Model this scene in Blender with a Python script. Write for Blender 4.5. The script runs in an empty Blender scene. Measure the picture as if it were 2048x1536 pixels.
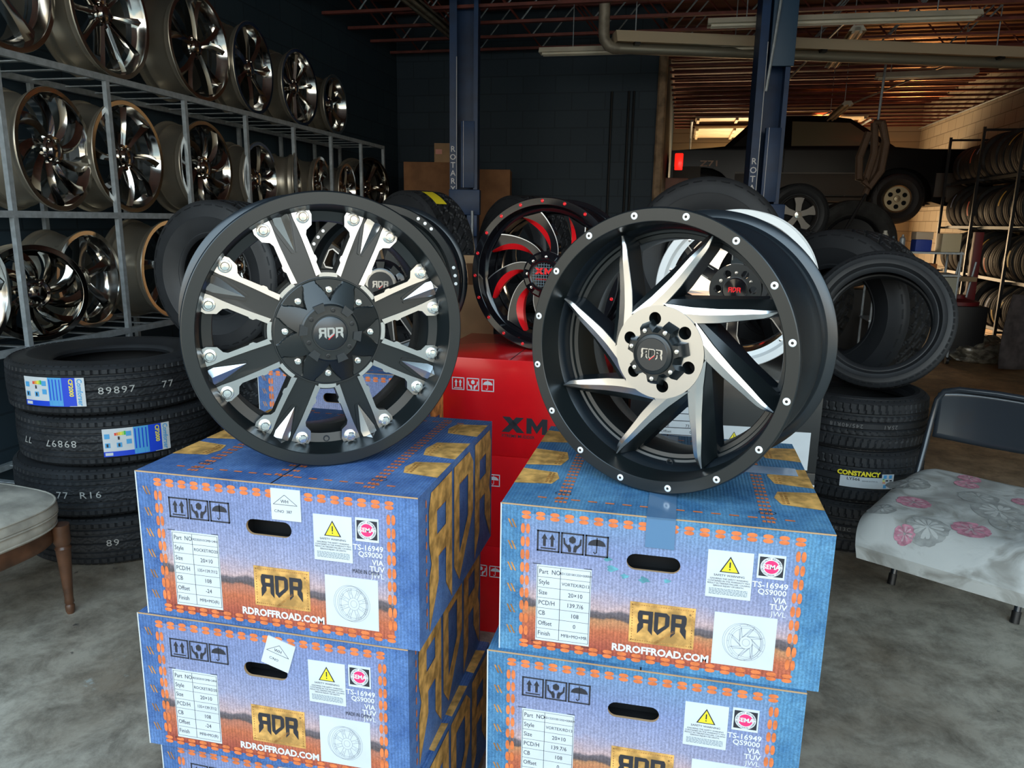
import bpy, bmesh, math, random
from mathutils import Vector, Matrix
from mathutils.geometry import tessellate_polygon
PI = math.pi
random.seed(7)
S = bpy.context.scene
COL = S.collection
# ---------------------------------------------------------------- camera
cam = bpy.data.cameras.new('camera')
cam.sensor_width = 36.0
cam.lens = 1500/2048*36
cam.clip_end = 200
camo = bpy.data.objects.new('camera', cam)
COL.objects.link(camo)
_p, _y, _r = math.radians(12.34), math.radians(12.4), math.radians(0.94)
_f = Vector((-math.sin(_y), math.cos(_y), 0)); _rt = Vector((math.cos(_y), math.sin(_y), 0)); _u = Vector((0, 0, 1))
_F = _f*math.cos(_p)-_u*math.sin(_p); _U0 = _u*math.cos(_p)+_f*math.sin(_p)
_R = _rt*math.cos(_r)+_U0*math.sin(_r); _U = _U0*math.cos(_r)-_rt*math.sin(_r)
m = Matrix((_R, _U, -_F)).transposed().to_4x4()
m.translation = (0, 0, 1.50)
camo.matrix_world = m
S.camera = camo
# ---------------------------------------------------------------- view, sky, sun
S.view_settings.view_transform = 'Standard'
S.view_settings.look = 'None'
S.view_settings.gamma = 1
S.view_settings.use_curve_mapping = False
S.view_settings.exposure = 0.85
w = bpy.data.worlds.new('sky')
S.world = w
w.use_nodes = True
nt = w.node_tree
nt.nodes.clear()
o_ = nt.nodes.new('ShaderNodeOutputWorld'); bg = nt.nodes.new('ShaderNodeBackground')
tc = nt.nodes.new('ShaderNodeTexCoord'); sp = nt.nodes.new('ShaderNodeSeparateXYZ')
rp = nt.nodes.new('ShaderNodeValToRGB')
nt.links.new(tc.outputs['Generated'], sp.inputs[0])
nt.links.new(sp.outputs['Z'], rp.inputs[0])
cr = rp.color_ramp
cr.elements[0].position = 0.0; cr.elements[0].color = (.30, .26, .20, 1)
cr.elements[1].position = 1.0; cr.elements[1].color = (.28, .52, .85, 1)
for p_, c_ in ((.03, (1.0, .88, .66)), (.16, (.95, .98, .95)), (.45, (.50, .80, 1.0))):
    e_ = cr.elements.new(p_); e_.color = (*c_, 1)
bg.inputs[1].default_value = 1.55
nt.links.new(rp.outputs[0], bg.inputs[0]); nt.links.new(bg.outputs[0], o_.inputs[0])

def lamp(name, kind, loc, target, energy, color, **kw):
    l = bpy.data.lights.new(name, kind); l.energy = energy; l.color = color
    for k, v in kw.items(): setattr(l, k, v)
    o = bpy.data.objects.new(name, l); COL.objects.link(o)
    o.location = loc
    o.rotation_euler = (Vector(target)-Vector(loc)).to_track_quat('-Z', 'Y').to_euler()
    return o
# late sun behind the building, through the open back door
lamp('sun', 'SUN', (-3, 30, 9), (-3+.42*2, 30-.9*2, 9-.33*2), 9.0, (1.0, .72, .42), angle=.02)
# daylight standing in the open front door and the back door
lamp('front_door_daylight', 'AREA', (-.6, -1.2, 3.1), (-.4, 2.6, .3), 55, (.86, .95, 1.0), shape='RECTANGLE', size=7.0, size_y=2.4)
lamp('added_glow_spot_bonnet', 'SPOT', (3.5, 14.2, 2.86), (3.3, 12.1, 3.8), 150, (1.0, .38, .10), spot_size=1.0, spot_blend=.8, shadow_soft_size=.05)  # added spot, stands in for sun reflected off the bonnet onto the ceiling
lamp('added_glow_spot_roof', 'SPOT', (2.3, 14.8, 3.2), (2.7, 16.6, 3.9), 90, (1.0, .38, .10), spot_size=1.3, spot_blend=.8, shadow_soft_size=.05)  # second added spot, in place of sun bouncing from truck roof to ceiling
lamp('back_door_daylight', 'AREA', (1.4, 17.3, 1.3), (1.6, 12, 2.2), 115, (1.0, .68, .36), shape='RECTANGLE', size=2.2, size_y=2.0)

# ---------------------------------------------------------------- materials
MATS = {}
def mat(name, col, rough=.5, metal=0., coat=0., noise=None, bump=None, spec=None, emit=None, aniso=None, wear=None):
    """noise=(scale, amount): value variation; bump=(scale, strength)."""
    if name in MATS: return MATS[name]
    M = bpy.data.materials.new(name); M.use_nodes = True
    t = M.node_tree; b = t.nodes['Principled BSDF']
    b.inputs['Base Color'].default_value = (*col, 1); b.inputs['Roughness'].default_value = rough
    b.inputs['Metallic'].default_value = metal; b.inputs['Coat Weight'].default_value = coat
    b.inputs['Coat Roughness'].default_value = .08
    if spec is not None: b.inputs['Specular IOR Level'].default_value = spec
    if aniso: b.inputs['Anisotropic'].default_value = aniso
    if emit: b.inputs['Emission Color'].default_value = (*emit[0], 1); b.inputs['Emission Strength'].default_value = emit[1]
    if noise or bump or wear:
        co = t.nodes.new('ShaderNodeTexCoord')
    if noise:
        n = t.nodes.new('ShaderNodeTexNoise'); n.inputs['Scale'].default_value = noise[0]; n.inputs['Detail'].default_value = 6
        t.links.new(co.outputs['Object'], n.inputs['Vector'])
        mx = t.nodes.new('ShaderNodeMix'); mx.data_type = 'RGBA'
        a = noise[1]
        mx.inputs[6].default_value = (*[c*(1-a) for c in col], 1); mx.inputs[7].default_value = (*[min(1, c*(1+a)) for c in col], 1)
        mr = t.nodes.new('ShaderNodeMapRange'); mr.inputs[1].default_value = .35; mr.inputs[2].default_value = .65
        t.links.new(n.outputs[0], mr.inputs[0]); t.links.new(mr.outputs[0], mx.inputs[0]); t.links.new(mx.outputs[2], b.inputs['Base Color'])
    if bump:
        n2 = t.nodes.new('ShaderNodeTexNoise'); n2.inputs['Scale'].default_value = bump[0]; n2.inputs['Detail'].default_value = 5
        t.links.new(co.outputs['Object'], n2.inputs['Vector'])
        bp = t.nodes.new('ShaderNodeBump'); bp.inputs['Strength'].default_value = bump[1]; bp.inputs['Distance'].default_value = .01
        t.links.new(n2.outputs[0], bp.inputs['Height']); t.links.new(bp.outputs[0], b.inputs['Normal'])
    MATS[name] = M
    return M

satin = mat('satin black paint', (.007, .010, .011), .30, .0, .0, spec=.6)
satinb = mat('satin black barrel', (.008, .012, .016), .27, .0, .0, spec=.75)
gloss = mat('gloss black paint', (.006, .006, .008), .09, .0, .6)
alu = mat('machined aluminium', (.60, .60, .595), .22, 1.0)
edge = mat('bare milled edge', (.55, .56, .57), .3, 1.0)
chrome = mat('chrome', (.70, .69, .66), .13, 1.0)
dchrome = mat('smoked chrome', (.42, .40, .36), .10, 1.0)
barrelm = mat('dull rim barrel', (.46, .42, .34), .34, .75, noise=(3, .12))
boltm = mat('chrome bolt', (.86, .86, .84), .12, 1.0)
redp = mat('red paint', (.85, .012, .018), .25, 0, .4)
white = mat('white lacquer', (.80, .82, .82), .35)
rivetm = mat('bright rivet', (.86, .88, .88), .35, .35)
steel = mat('galvanised steel tube', (.42, .47, .50), .42, .35, noise=(30, .15))
rubber = mat('rubber', (.016, .018, .021), .62, noise=(9, .3), bump=(160, .12), spec=.4)
rubberb = mat('sidewall rubber', (.020, .022, .025), .5, noise=(5, .25), spec=.45)
dusty = mat('dusty rubber', (.034, .034, .033), .7, noise=(7, .4), bump=(120, .15), spec=.3)
dark = mat('dark void', (.006, .006, .007), .8)
blackpl = mat('black plastic', (.012, .012, .013), .4)
inkb = mat('dark ink', (.022, .022, .03), .6)
inkw = mat('white ink', (.70, .71, .73), .5)
paper = mat('white paper', (.60, .63, .65), .55, noise=(14, .04))
orange = mat('orange thread print', (.70, .175, .05), .55, noise=(60, .2))
patchm = mat('tan leather print', (.62, .33, .09), .55, noise=(38, .42))
patchd = mat('dark leather edge print', (.40, .17, .04), .6, noise=(60, .5))
redbox = mat('red glossy carton', (.74, .006, .010), .26, 0, .25, noise=(5, .10))
blackbox = mat('black carton', (.010, .011, .012), .3, 0, .3)
kraft = mat('kraft cardboard', (.44, .27, .14), .75, noise=(6, .12))
kraftd = mat('old cardboard', (.28, .13, .055), .8, noise=(6, .2))
cream = mat('cream enamel', (.74, .68, .54), .45, noise=(4, .12))
bluep = mat('lift blue enamel', (.002, .034, .115), .45, 0, 0, noise=(5, .25))
wood = mat('stained wood', (.105, .045, .022), .42, 0, .2, noise=(14, .35))
yellow = mat('yellow sticker', (.92, .76, .03), .5)
chairm = mat('black tube enamel', (.022, .028, .036), .26, .0, .5)
joistm = mat('red oxide joist', (.17, .040, .028), .6, noise=(6, .3))
warm = mat('dusty metal', (.30, .26, .2), .5, .3, noise=(12, .3))
greyb = mat('grey blue paint', (.12, .17, .2), .5)

def carton_mat(name, ca, cb, pitch=.0068):
    M = bpy.data.materials.new(name); M.use_nodes = True; t = M.node_tree; b = t.nodes['Principled BSDF']
    b.inputs['Roughness'].default_value = .55; b.inputs['Specular IOR Level'].default_value = .3
    co = t.nodes.new('ShaderNodeTexCoord')
    n = t.nodes.new('ShaderNodeTexNoise'); n.inputs['Scale'].default_value = 9; n.inputs['Detail'].default_value = 8; n.inputs['Roughness'].default_value = .75
    t.links.new(co.outputs['Object'], n.inputs['Vector'])
    mr = t.nodes.new('ShaderNodeMapRange'); mr.inputs[1].default_value = .38; mr.inputs[2].default_value = .62
    mx = t.nodes.new('ShaderNodeMix'); mx.data_type = 'RGBA'; mx.inputs[6].default_value = (*ca, 1); mx.inputs[7].default_value = (*cb, 1)
    t.links.new(n.outputs[0], mr.inputs[0]); t.links.new(mr.outputs[0], mx.inputs[0])
    # fine weave
    n2 = t.nodes.new('ShaderNodeTexNoise'); n2.inputs['Scale'].default_value = 330; n2.inputs['Detail'].default_value = 2
    t.links.new(co.outputs['Object'], n2.inputs['Vector'])
    mr2 = t.nodes.new('ShaderNodeMapRange'); mr2.inputs[1].default_value = .3; mr2.inputs[2].default_value = .7; mr2.inputs[3].default_value = .78; mr2.inputs[4].default_value = 1.22
    t.links.new(n2.outputs[0], mr2.inputs[0])
    wv = t.nodes.new('ShaderNodeTexWave'); wv.wave_type = 'BANDS'; wv.bands_direction = 'X'
    wv.inputs['Scale'].default_value = 1/pitch/10*PI; wv.inputs['Distortion'].default_value = .15; wv.inputs['Detail Scale'].default_value = 3
    t.links.new(co.outputs['Object'], wv.inputs['Vector'])
    mr3 = t.nodes.new('ShaderNodeMapRange'); mr3.inputs[3].default_value = .88; mr3.inputs[4].default_value = 1.1
    t.links.new(wv.outputs['Fac'], mr3.inputs[0])
    mm = t.nodes.new('ShaderNodeMath'); mm.operation = 'MULTIPLY'
    t.links.new(mr2.outputs[0], mm.inputs[0]); t.links.new(mr3.outputs[0], mm.inputs[1])
    vm = t.nodes.new('ShaderNodeVectorMath'); vm.operation = 'SCALE'
    t.links.new(mx.outputs[2], vm.inputs[0]); t.links.new(mm.outputs[0], vm.inputs['Scale'])
    t.links.new(vm.outputs[0], b.inputs['Base Color'])
    bp = t.nodes.new('ShaderNodeBump'); bp.inputs['Strength'].default_value = .35; bp.inputs['Distance'].default_value = .0016
    t.links.new(wv.outputs['Fac'], bp.inputs['Height']); t.links.new(bp.outputs[0], b.inputs['Normal'])
    MATS[name] = M
    return M, mx, vm, co
denimL = carton_mat('denim print violet', (.040, .095, .26), (.105, .20, .42))[0]
denimR = carton_mat('denim print cyan', (.038, .13, .27), (.11, .27, .43))[0]
def desert(name, top, low):
    M, mx, vm, co = carton_mat(name, (.5, .5, .5), (.56, .56, .56))
    t = M.node_tree
    sx = t.nodes.new('ShaderNodeSeparateXYZ'); t.links.new(co.outputs['Object'], sx.inputs[0])
    n = t.nodes.new('ShaderNodeTexNoise'); n.inputs['Scale'].default_value = 26; n.inputs['Detail'].default_value = 9
    t.links.new(co.outputs['Object'], n.inputs['Vector'])
    ma = t.nodes.new('ShaderNodeMath'); ma.operation = 'MULTIPLY_ADD'; ma.inputs[1].default_value = .028; ma.inputs[2].default_value = -.014
    t.links.new(n.outputs[0], ma.inputs[0])
    ad = t.nodes.new('ShaderNodeMath'); ad.operation = 'ADD'; t.links.new(sx.outputs['Z'], ad.inputs[0]); t.links.new(ma.outputs[0], ad.inputs[1])
    # the land drops a little to the right as printed
    sl = t.nodes.new('ShaderNodeMath'); sl.operation = 'MULTIPLY_ADD'; sl.inputs[1].default_value = .05
    t.links.new(sx.outputs['X'], sl.inputs[0]); t.links.new(ad.outputs[0], sl.inputs[2])
    dv = t.nodes.new('ShaderNodeMath'); dv.operation = 'DIVIDE'; dv.inputs[1].default_value = .31; t.links.new(sl.outputs[0], dv.inputs[0])
    r = t.nodes.new('ShaderNodeValToRGB'); t.links.new(dv.outputs[0], r.inputs[0])
    c = r.color_ramp
    c.elements[0].position = 0; c.elements[0].color = (.33, .06, .05, 1)
    c.elements[1].position = 1; c.elements[1].color = (*top, 1)
    for p_, k in ((.10, (.50, .12, .07)), (.20, (.60, .17, .08)), (.27, low), (.285, (.13, .10, .10)), (.325, (.17, .14, .16)), (.345, (.60, .42, .42)), (.48, (.37, .37, .53)), (.7, (.26, .31, .53))):
        e = c.elements.new(p_); e.color = (*k, 1)
    mu = t.nodes.new('ShaderNodeVectorMath'); mu.operation = 'MULTIPLY'
    mu2 = t.nodes.new('ShaderNodeVectorMath'); mu2.operation = 'SCALE'; mu2.inputs['Scale'].default_value = 1.5
    t.links.new(vm.outputs[0], mu2.inputs[0])
    t.links.new(mu2.outputs[0], mu.inputs[0]); t.links.new(r.outputs[0], mu.inputs[1])
    t.links.new(mu.outputs[0], t.nodes['Principled BSDF'].inputs['Base Color'])
    return M
desertL = desert('desert print violet', (.24, .29, .52), (.52, .20, .13))
desertR = desert('desert print blue', (.19, .33, .52), (.58, .27, .13))

def brick_mat(name, ca, cb, cm, bw=.4, bh=.2, rough=.7, bumpy=.4, axis='X'):
    M = bpy.data.materials.new(name); M.use_nodes = True; t = M.node_tree; b = t.nodes['Principled BSDF']; b.inputs['Roughness'].default_value = rough
    co = t.nodes.new('ShaderNodeTexCoord'); sx = t.nodes.new('ShaderNodeSeparateXYZ'); cx = t.nodes.new('ShaderNodeCombineXYZ')
    t.links.new(co.outputs['Object'], sx.inputs[0]); t.links.new(sx.outputs[axis], cx.inputs[0]); t.links.new(sx.outputs['Z'], cx.inputs[1])
    br = t.nodes.new('ShaderNodeTexBrick'); br.inputs['Scale'].default_value = 1; br.inputs['Brick Width'].default_value = bw; br.inputs['Row Height'].default_value = bh
    br.inputs['Mortar Size'].default_value = .007; br.inputs['Color1'].default_value = (*ca, 1); br.inputs['Color2'].default_value = (*cb, 1); br.inputs['Mortar'].default_value = (*cm, 1)
    t.links.new(cx.outputs[0], br.inputs['Vector'])
    t.links.new(br.outputs['Color'], b.inputs['Base Color'])
    bp = t.nodes.new('ShaderNodeBump'); bp.inputs['Strength'].default_value = bumpy; bp.inputs['Distance'].default_value = .01; bp.invert = True
    t.links.new(br.outputs['Fac'], bp.inputs['Height']); t.links.new(bp.outputs[0], b.inputs['Normal'])
    MATS[name] = M
    return M
wallX = brick_mat('charcoal block wall', (.026, .044, .062), (.032, .052, .070), (.020, .034, .048))
wallY = brick_mat('charcoal block wall side', (.026, .050, .072), (.033, .060, .082), (.018, .034, .050), axis='Y')
wallW = brick_mat('whitewashed block wall', (.52, .45, .34), (.42, .36, .27), (.22, .18, .13), axis='Y')

def floor_mat():
    M = bpy.data.materials.new('worn concrete'); M.use_nodes = True; t = M.node_tree; b = t.nodes['Principled BSDF']
    b.inputs['Specular IOR Level'].default_value = .4
    co = t.nodes.new('ShaderNodeTexCoord')
    def noise(s, d=8, r=.6, dist=0):
        n = t.nodes.new('ShaderNodeTexNoise'); n.inputs['Scale'].default_value = s; n.inputs['Detail'].default_value = d; n.inputs['Roughness'].default_value = r; n.inputs['Distortion'].default_value = dist
        t.links.new(co.outputs['Object'], n.inputs['Vector']); return n
    n1 = noise(1.1, 9, .65, .2); r1 = t.nodes.new('ShaderNodeValToRGB'); t.links.new(n1.outputs[0], r1.inputs[0])
    c = r1.color_ramp; c.elements[0].position = .36; c.elements[0].color = (.25, .20, .145, 1); c.elements[1].position = .62; c.elements[1].color = (.50, .45, .365, 1)
    n2 = noise(6, 12, .78, .25); r2 = t.nodes.new('ShaderNodeValToRGB'); t.links.new(n2.outputs[0], r2.inputs[0])
    c = r2.color_ramp; c.elements[0].position = .36; c.elements[0].color = (.40, .39, .38, 1); c.elements[1].position = .58; c.elements[1].color = (1.08, 1.08, 1.08, 1)
    mu = t.nodes.new('ShaderNodeMix'); mu.data_type = 'RGBA'; mu.blend_type = 'MULTIPLY'; mu.inputs[0].default_value = .9
    t.links.new(r1.outputs[0], mu.inputs[6]); t.links.new(r2.outputs[0], mu.inputs[7])
    # pale paint scuffs and dark spots
    n3 = noise(3.7, 12, .8); r3 = t.nodes.new('ShaderNodeValToRGB'); t.links.new(n3.outputs[0], r3.inputs[0])
    c = r3.color_ramp; c.elements[0].position = .62; c.elements[0].color = (0, 0, 0, 1); c.elements[1].position = .66; c.elements[1].color = (.7, .7, .7, 1)
    m3 = t.nodes.new('ShaderNodeMix'); m3.data_type = 'RGBA'; m3.inputs[7].default_value = (.42, .45, .42, 1)
    t.links.new(r3.outputs[0], m3.inputs[0]); t.links.new(mu.outputs[2], m3.inputs[6])
    n4 = noise(11, 6, .6); r4 = t.nodes.new('ShaderNodeValToRGB'); t.links.new(n4.outputs[0], r4.inputs[0])
    c = r4.color_ramp; c.elements[0].position = .68; c.elements[0].color = (0, 0, 0, 1); c.elements[1].position = .71; c.elements[1].color = (.75, .75, .75, 1)
    m4 = t.nodes.new('ShaderNodeMix'); m4.data_type = 'RGBA'; m4.inputs[7].default_value = (.03, .03, .035, 1)
    t.links.new(r4.outputs[0], m4.inputs[0]); t.links.new(m3.outputs[2], m4.inputs[6])
    # warm bounced light painted as a brown tint deeper in the shop
    sx = t.nodes.new('ShaderNodeSeparateXYZ'); t.links.new(co.outputs['Object'], sx.inputs[0])
    mr = t.nodes.new('ShaderNodeMapRange'); mr.inputs[1].default_value = 3.4; mr.inputs[2].default_value = 6.0
    ad = t.nodes.new('ShaderNodeMath'); ad.operation = 'MULTIPLY_ADD'; ad.inputs[1].default_value = 2.5; t.links.new(n1.outputs[0], ad.inputs[0]); t.links.new(sx.outputs['Y'], ad.inputs[2])
    sb = t.nodes.new('ShaderNodeMath'); sb.operation = 'SUBTRACT'; sb.inputs[1].default_value = 1.25; t.links.new(ad.outputs[0], sb.inputs[0]); t.links.new(sb.outputs[0], mr.inputs[0])
    m5 = t.nodes.new('ShaderNodeMix'); m5.data_type = 'RGBA'; m5.blend_type = 'MULTIPLY'; m5.inputs[7].default_value = (1.0, .68, .42, 1)
    t.links.new(mr.outputs[0], m5.inputs[0]); t.links.new(m4.outputs[2], m5.inputs[6]); t.links.new(m5.outputs[2], b.inputs['Base Color'])
    rr = t.nodes.new('ShaderNodeMapRange'); rr.inputs[3].default_value = .38; rr.inputs[4].default_value = .75; t.links.new(n2.outputs[0], rr.inputs[0]); t.links.new(rr.outputs[0], b.inputs['Roughness'])
    bp = t.nodes.new('ShaderNodeBump'); bp.inputs['Strength'].default_value = .25; bp.inputs['Distance'].default_value = .01
    t.links.new(n2.outputs[0], bp.inputs['Height']); t.links.new(bp.outputs[0], b.inputs['Normal'])
    return M
floorM = floor_mat()

# ---------------------------------------------------------------- mesh helpers
class MB:
    """Collects shapes and links them as ONE mesh object."""
    def __init__(s, xf=None): s.v = []; s.f = []; s.m = []; s.mats = []; s.xf = xf; s.sm = []
    def mi(s, M):
        if M not in s.mats: s.mats.append(M)
        return s.mats.index(M)
    def add(s, vs, fs, M, xf=None, smooth=True):
        o = len(s.v); k = s.mi(M)
        for p in vs:
            p = Vector(p)
            if xf is not None: p = xf(p) if callable(xf) else xf @ p
            if s.xf is not None: p = s.xf(p) if callable(s.xf) else s.xf @ p
            s.v.append(tuple(p))
        for f in fs: s.f.append([i+o for i in f]); s.m.append(k); s.sm.append(smooth)
        return s
    def box(s, c, d, M, xf=None, bev=0):
        x, y, z = c; a, b, h = d[0]/2, d[1]/2, d[2]/2
        if bev <= 0:
            vs = [(x+i*a, y+j*b, z+k*h) for i in (-1, 1) for j in (-1, 1) for k in (-1, 1)]
            return s.add(vs, [(0, 1, 3, 2), (4, 6, 7, 5), (0, 4, 5, 1), (2, 3, 7, 6), (0, 2, 6, 4), (1, 5, 7, 3)], M, xf, False)
        bm = bmesh.new(); bmesh.ops.create_cube(bm, size=1)
        for v in bm.verts: v.co = (v.co.x*d[0], v.co.y*d[1], v.co.z*d[2])
        bmesh.ops.bevel(bm, geom=bm.edges[:], offset=bev, segments=2, affect='EDGES', profile=.6)
        vs = [tuple(v.co+Vector(c)) for v in bm.verts]; fs = [[v.index for v in f.verts] for f in bm.faces]; bm.free()
        return s.add(vs, fs, M, xf)
    def lathe(s, prof, n, M, xf=None, closed=False, smooth=True):
        vs = []; fs = []; k = len(prof)
        for i in range(n):
            a = 2*PI*i/n
            for r, z in prof: vs.append((r*math.cos(a), r*math.sin(a), z))
        for i in range(n):
            j = (i+1) % n
            for q in range(k if closed else k-1):
                q2 = (q+1) % k
                fs.append((i*k+q, j*k+q, j*k+q2, i*k+q2))
        return s.add(vs, fs, M, xf, smooth)
    def disc(s, r, z, n, M, xf=None, cx=0, cy=0, rx=None):
        vs = [(cx+(rx or r)*math.cos(2*PI*i/n), cy+r*math.sin(2*PI*i/n), z) for i in range(n)]
        return s.add(vs, [list(range(n))], M, xf, False)
    def tube(s, pts, r, M, n=10, xf=None, cap=True, closed=False):
        pts = [Vector(p) for p in pts]; K = len(pts); vs = []; fs = []
        prev = None
        for i, p in enumerate(pts):
            if closed: d = (pts[(i+1) % K]-pts[i-1])
            else: d = (pts[min(i+1, K-1)]-pts[max(i-1, 0)])
            d.normalize()
            if prev is None:
                a = Vector((0, 0, 1)) if abs(d.z) < .9 else Vector((1, 0, 0))
                u = d.cross(a).normalized()
            else:
                u = (prev - d*prev.dot(d)).normalized()
            prev = u; q = d.cross(u)
            rr = r[i] if isinstance(r, (list, tuple)) else r
            for k in range(n):
                a = 2*PI*k/n; vs.append(p+u*math.cos(a)*rr+q*math.sin(a)*rr)
        for i in range(K if closed else K-1):
            j = (i+1) % K
            for k in range(n): fs.append((i*n+k, i*n+(k+1) % n, j*n+(k+1) % n, j*n+k))
        if cap and not closed: fs.append(list(range(n))[::-1]); fs.append([(K-1)*n+k for k in range(n)])
        return s.add(vs, fs, M, xf)
    def cyl(s, a, b, r, M, n=16, xf=None): return s.tube([a, b], r, M, n, xf)
    def poly(s, pts, z0, z1, M, xf=None, Mside=None, holes=()):
        """2D polygon (with holes) extruded between z0 and z1 (number or function of x,y)."""
        loops = [pts]+list(holes)
        F0 = z0 if callable(z0) else (lambda x, y: z0); F1 = z1 if callable(z1) else (lambda x, y: z1)
        tri = tessellate_polygon([[Vector((p[0], p[1], 0)) for p in l] for l in loops])
        flat = [p for l in loops for p in l]; n = len(flat)
        flip = False
        if tri:
            a, b, c = [flat[i] for i in tri[0]]
            flip = (b[0]-a[0])*(c[1]-a[1])-(b[1]-a[1])*(c[0]-a[0]) < 0
        top = [(p[0], p[1], F1(p[0], p[1])) for p in flat]
        s.add(top, [t[::-1] if flip else t for t in tri], M, xf, False)
        if z0 is not None and not (not callable(z0) and not callable(z1) and z0 == z1):
            bot = [(p[0], p[1], F0(p[0], p[1])) for p in flat]
            fs = []; o = 0
            for l in loops:
                k = len(l)
                for i in range(k):
                    j = (i+1) % k; fs.append((o+i, o+j, n+o+j, n+o+i))
                o += k
            s.add(bot+top, [f for f in fs], Mside or M, xf, False)
            s.add(bot, [t if flip else t[::-1] for t in tri], Mside or M, xf, False)
        return s
    def build(s, name, parent=None, angle=35, fix=True):
        me = bpy.data.meshes.new(name); me.from_pydata(s.v, [], s.f)
        for M in s.mats: me.materials.append(M)
        me.polygons.foreach_set('material_index', s.m)
        me.polygons.foreach_set('use_smooth', s.sm)
        me.update()
        if fix:
            bm = bmesh.new(); bm.from_mesh(me); bmesh.ops.recalc_face_normals(bm, faces=bm.faces[:]); bm.to_mesh(me); bm.free()
        me.set_sharp_from_angle(angle=math.radians(angle))
        o = bpy.data.objects.new(name, me); COL.objects.link(o)
        if parent is not None: o.parent = parent
        return o

def empty(name, loc=(0, 0, 0), rz=0, rx=0, ry=0):
    o = bpy.data.objects.new(name, None); o.empty_display_size = .1
    COL.objects.link(o); o.location = loc; o.rotation_euler = (rx, ry, rz); return o
def tag(o, label=None, cat=None, group=None, kind=None):
    if label: o['label'] = label
    if cat: o['category'] = cat
    if group: o['group'] = group
    if kind: o['kind'] = kind
    return o
def child(name, src, parent, loc=None, rot=None):
    """a part that shares another part's mesh"""
    o = src.copy(); COL.objects.link(o); o.name = name; o.parent = parent
    if loc is not None: o.location = loc
    if rot is not None: o.rotation_euler = rot
    return o
def copy_tree(o, parent=None):
    c = o.copy(); COL.objects.link(c); c.parent = parent
    for ch in list(o.children): copy_tree(ch, c)
    return c
def put(o, loc, rot=(0, 0, 0), label=None, cat=None, group=None):
    o.location = loc; o.rotation_euler = rot
    return tag(o, label, cat, group)
def rot2(p, a): return (p[0]*math.cos(a)-p[1]*math.sin(a), p[0]*math.sin(a)+p[1]*math.cos(a))
RZ = lambda a: Matrix.Rotation(a, 4, 'Z')
T = lambda x, y, z: Matrix.Translation((x, y, z))

_tc = {}
def text_geo(body, size=1, align='CENTER', bold=0., sx=1., spacing=1.):
    key = (body, align, bold, spacing)
    if key not in _tc:
        cu = bpy.data.curves.new('t', 'FONT'); cu.body = body; cu.size = 1; cu.align_x = align; cu.align_y = 'CENTER'
        cu.resolution_u = 2; cu.offset = bold; cu.space_character = spacing
        ob = bpy.data.objects.new('t', cu); COL.objects.link(ob)
        dg = bpy.context.evaluated_depsgraph_get(); me = ob.evaluated_get(dg).to_mesh()
        _tc[key] = ([tuple(v.co) for v in me.vertices], [tuple(p.vertices) for p in me.polygons])
        ob.evaluated_get(dg).to_mesh_clear(); bpy.data.objects.remove(ob); bpy.data.curves.remove(cu)
    vs, fs = _tc[key]
    return [(v[0]*size*sx, v[1]*size, v[2]) for v in vs], fs
def text(mb, body, x, y, z, size, M, align='CENTER', bold=0., sx=1., rot=0, xf=None, spacing=1.):
    vs, fs = text_geo(body, size, align, bold, sx, spacing)
    out = []
    for v in vs:
        a, b = rot2((v[0], v[1]), rot); out.append((x+a, y+b, z))
    mb.add(out, fs, M, xf, False)

# upright wall-type mapping: local (u, v, out) -> (u, -out, v)
STAND = Matrix(((1, 0, 0, 0), (0, 0, -1, 0), (0, 1, 0, 0), (0, 0, 0, 1)))
TOPM = Matrix.Identity(4)

# emblem made of three angular letters: mirrored R, D and R with pointed feet. box about 3.1 x 1.8
def emblem(mb, cx, cy, s, z0, z1, M, xf=None, red=None, sy=None):
    sy = sy or s
    R_ = [[(.0, -.42), (.27, -.15), (.27, 1), (0, 1)], [(.27, .76), (.92, .76), (.86, 1), (.27, 1)], [(.64, .44), (.95, .5), (.95, .84), (.86, 1), (.64, .76)],
          [(.27, .26), (.86, .26), (.95, .5), (.27, .5)], [(.58, .26), (.86, .26), (.95, .12), (.95, -.42), (.68, -.12), (.58, .0)]]
    D_ = [[(0, -.12), (.25, -.36), (.25, 1), (0, 1)], [(.25, .76), (.85, .76), (.75, 1), (.25, 1)], [(.68, .0), (.95, .26), (.95, .84), (.75, 1), (.68, .76)],
          [(.25, -.36), (.95, .26), (.68, .27), (.25, -.05)]]
    cnt = 0
    for k, (pol, off, mir) in enumerate(((R_, -1.53, True), (D_, -.48, False), (R_, .58, False))):
        for p in pol:
            cnt += 1; e_ = .00009*(cnt % 5)
            q = [(((.95-a) if mir else a)+off, b-.3) for a, b in p]
            mb.poly([(cx+a*s, cy+b*sy) for a, b in q], z0+(e_ if z0 == z1 else 0), z1+e_, M, xf)
    if red:
        mb.poly([(cx+a*s, cy+b*sy) for a, b in ((-.32, -.86), (.42, -.22), (.34, -.12), (-.36, -.74))], z0, z1, red, xf)

def xm_letters(mb, cx, cy, h, fn, M):
    for p in ([(-1.5, 0), (-1.0, 0), (-.05, 1), (-.55, 1)], [(-.5, 0), (0, 0), (-.95, 1), (-1.45, 1)], [(.12, 0), (.12, 1), (.45, 1), (.45, 0)], [(1.12, 0), (1.12, 1), (1.45, 1), (1.45, 0)],
              [(.45, 1), (.45, .55), (.785, .02), (.785, .5)], [(1.12, 1), (1.12, .55), (.785, .02), (.785, .5)]):
        mb.add([fn(cx+a*h, cy+b*h) for a, b in p], [(0, 1, 2, 3)], M, None, False)
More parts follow.
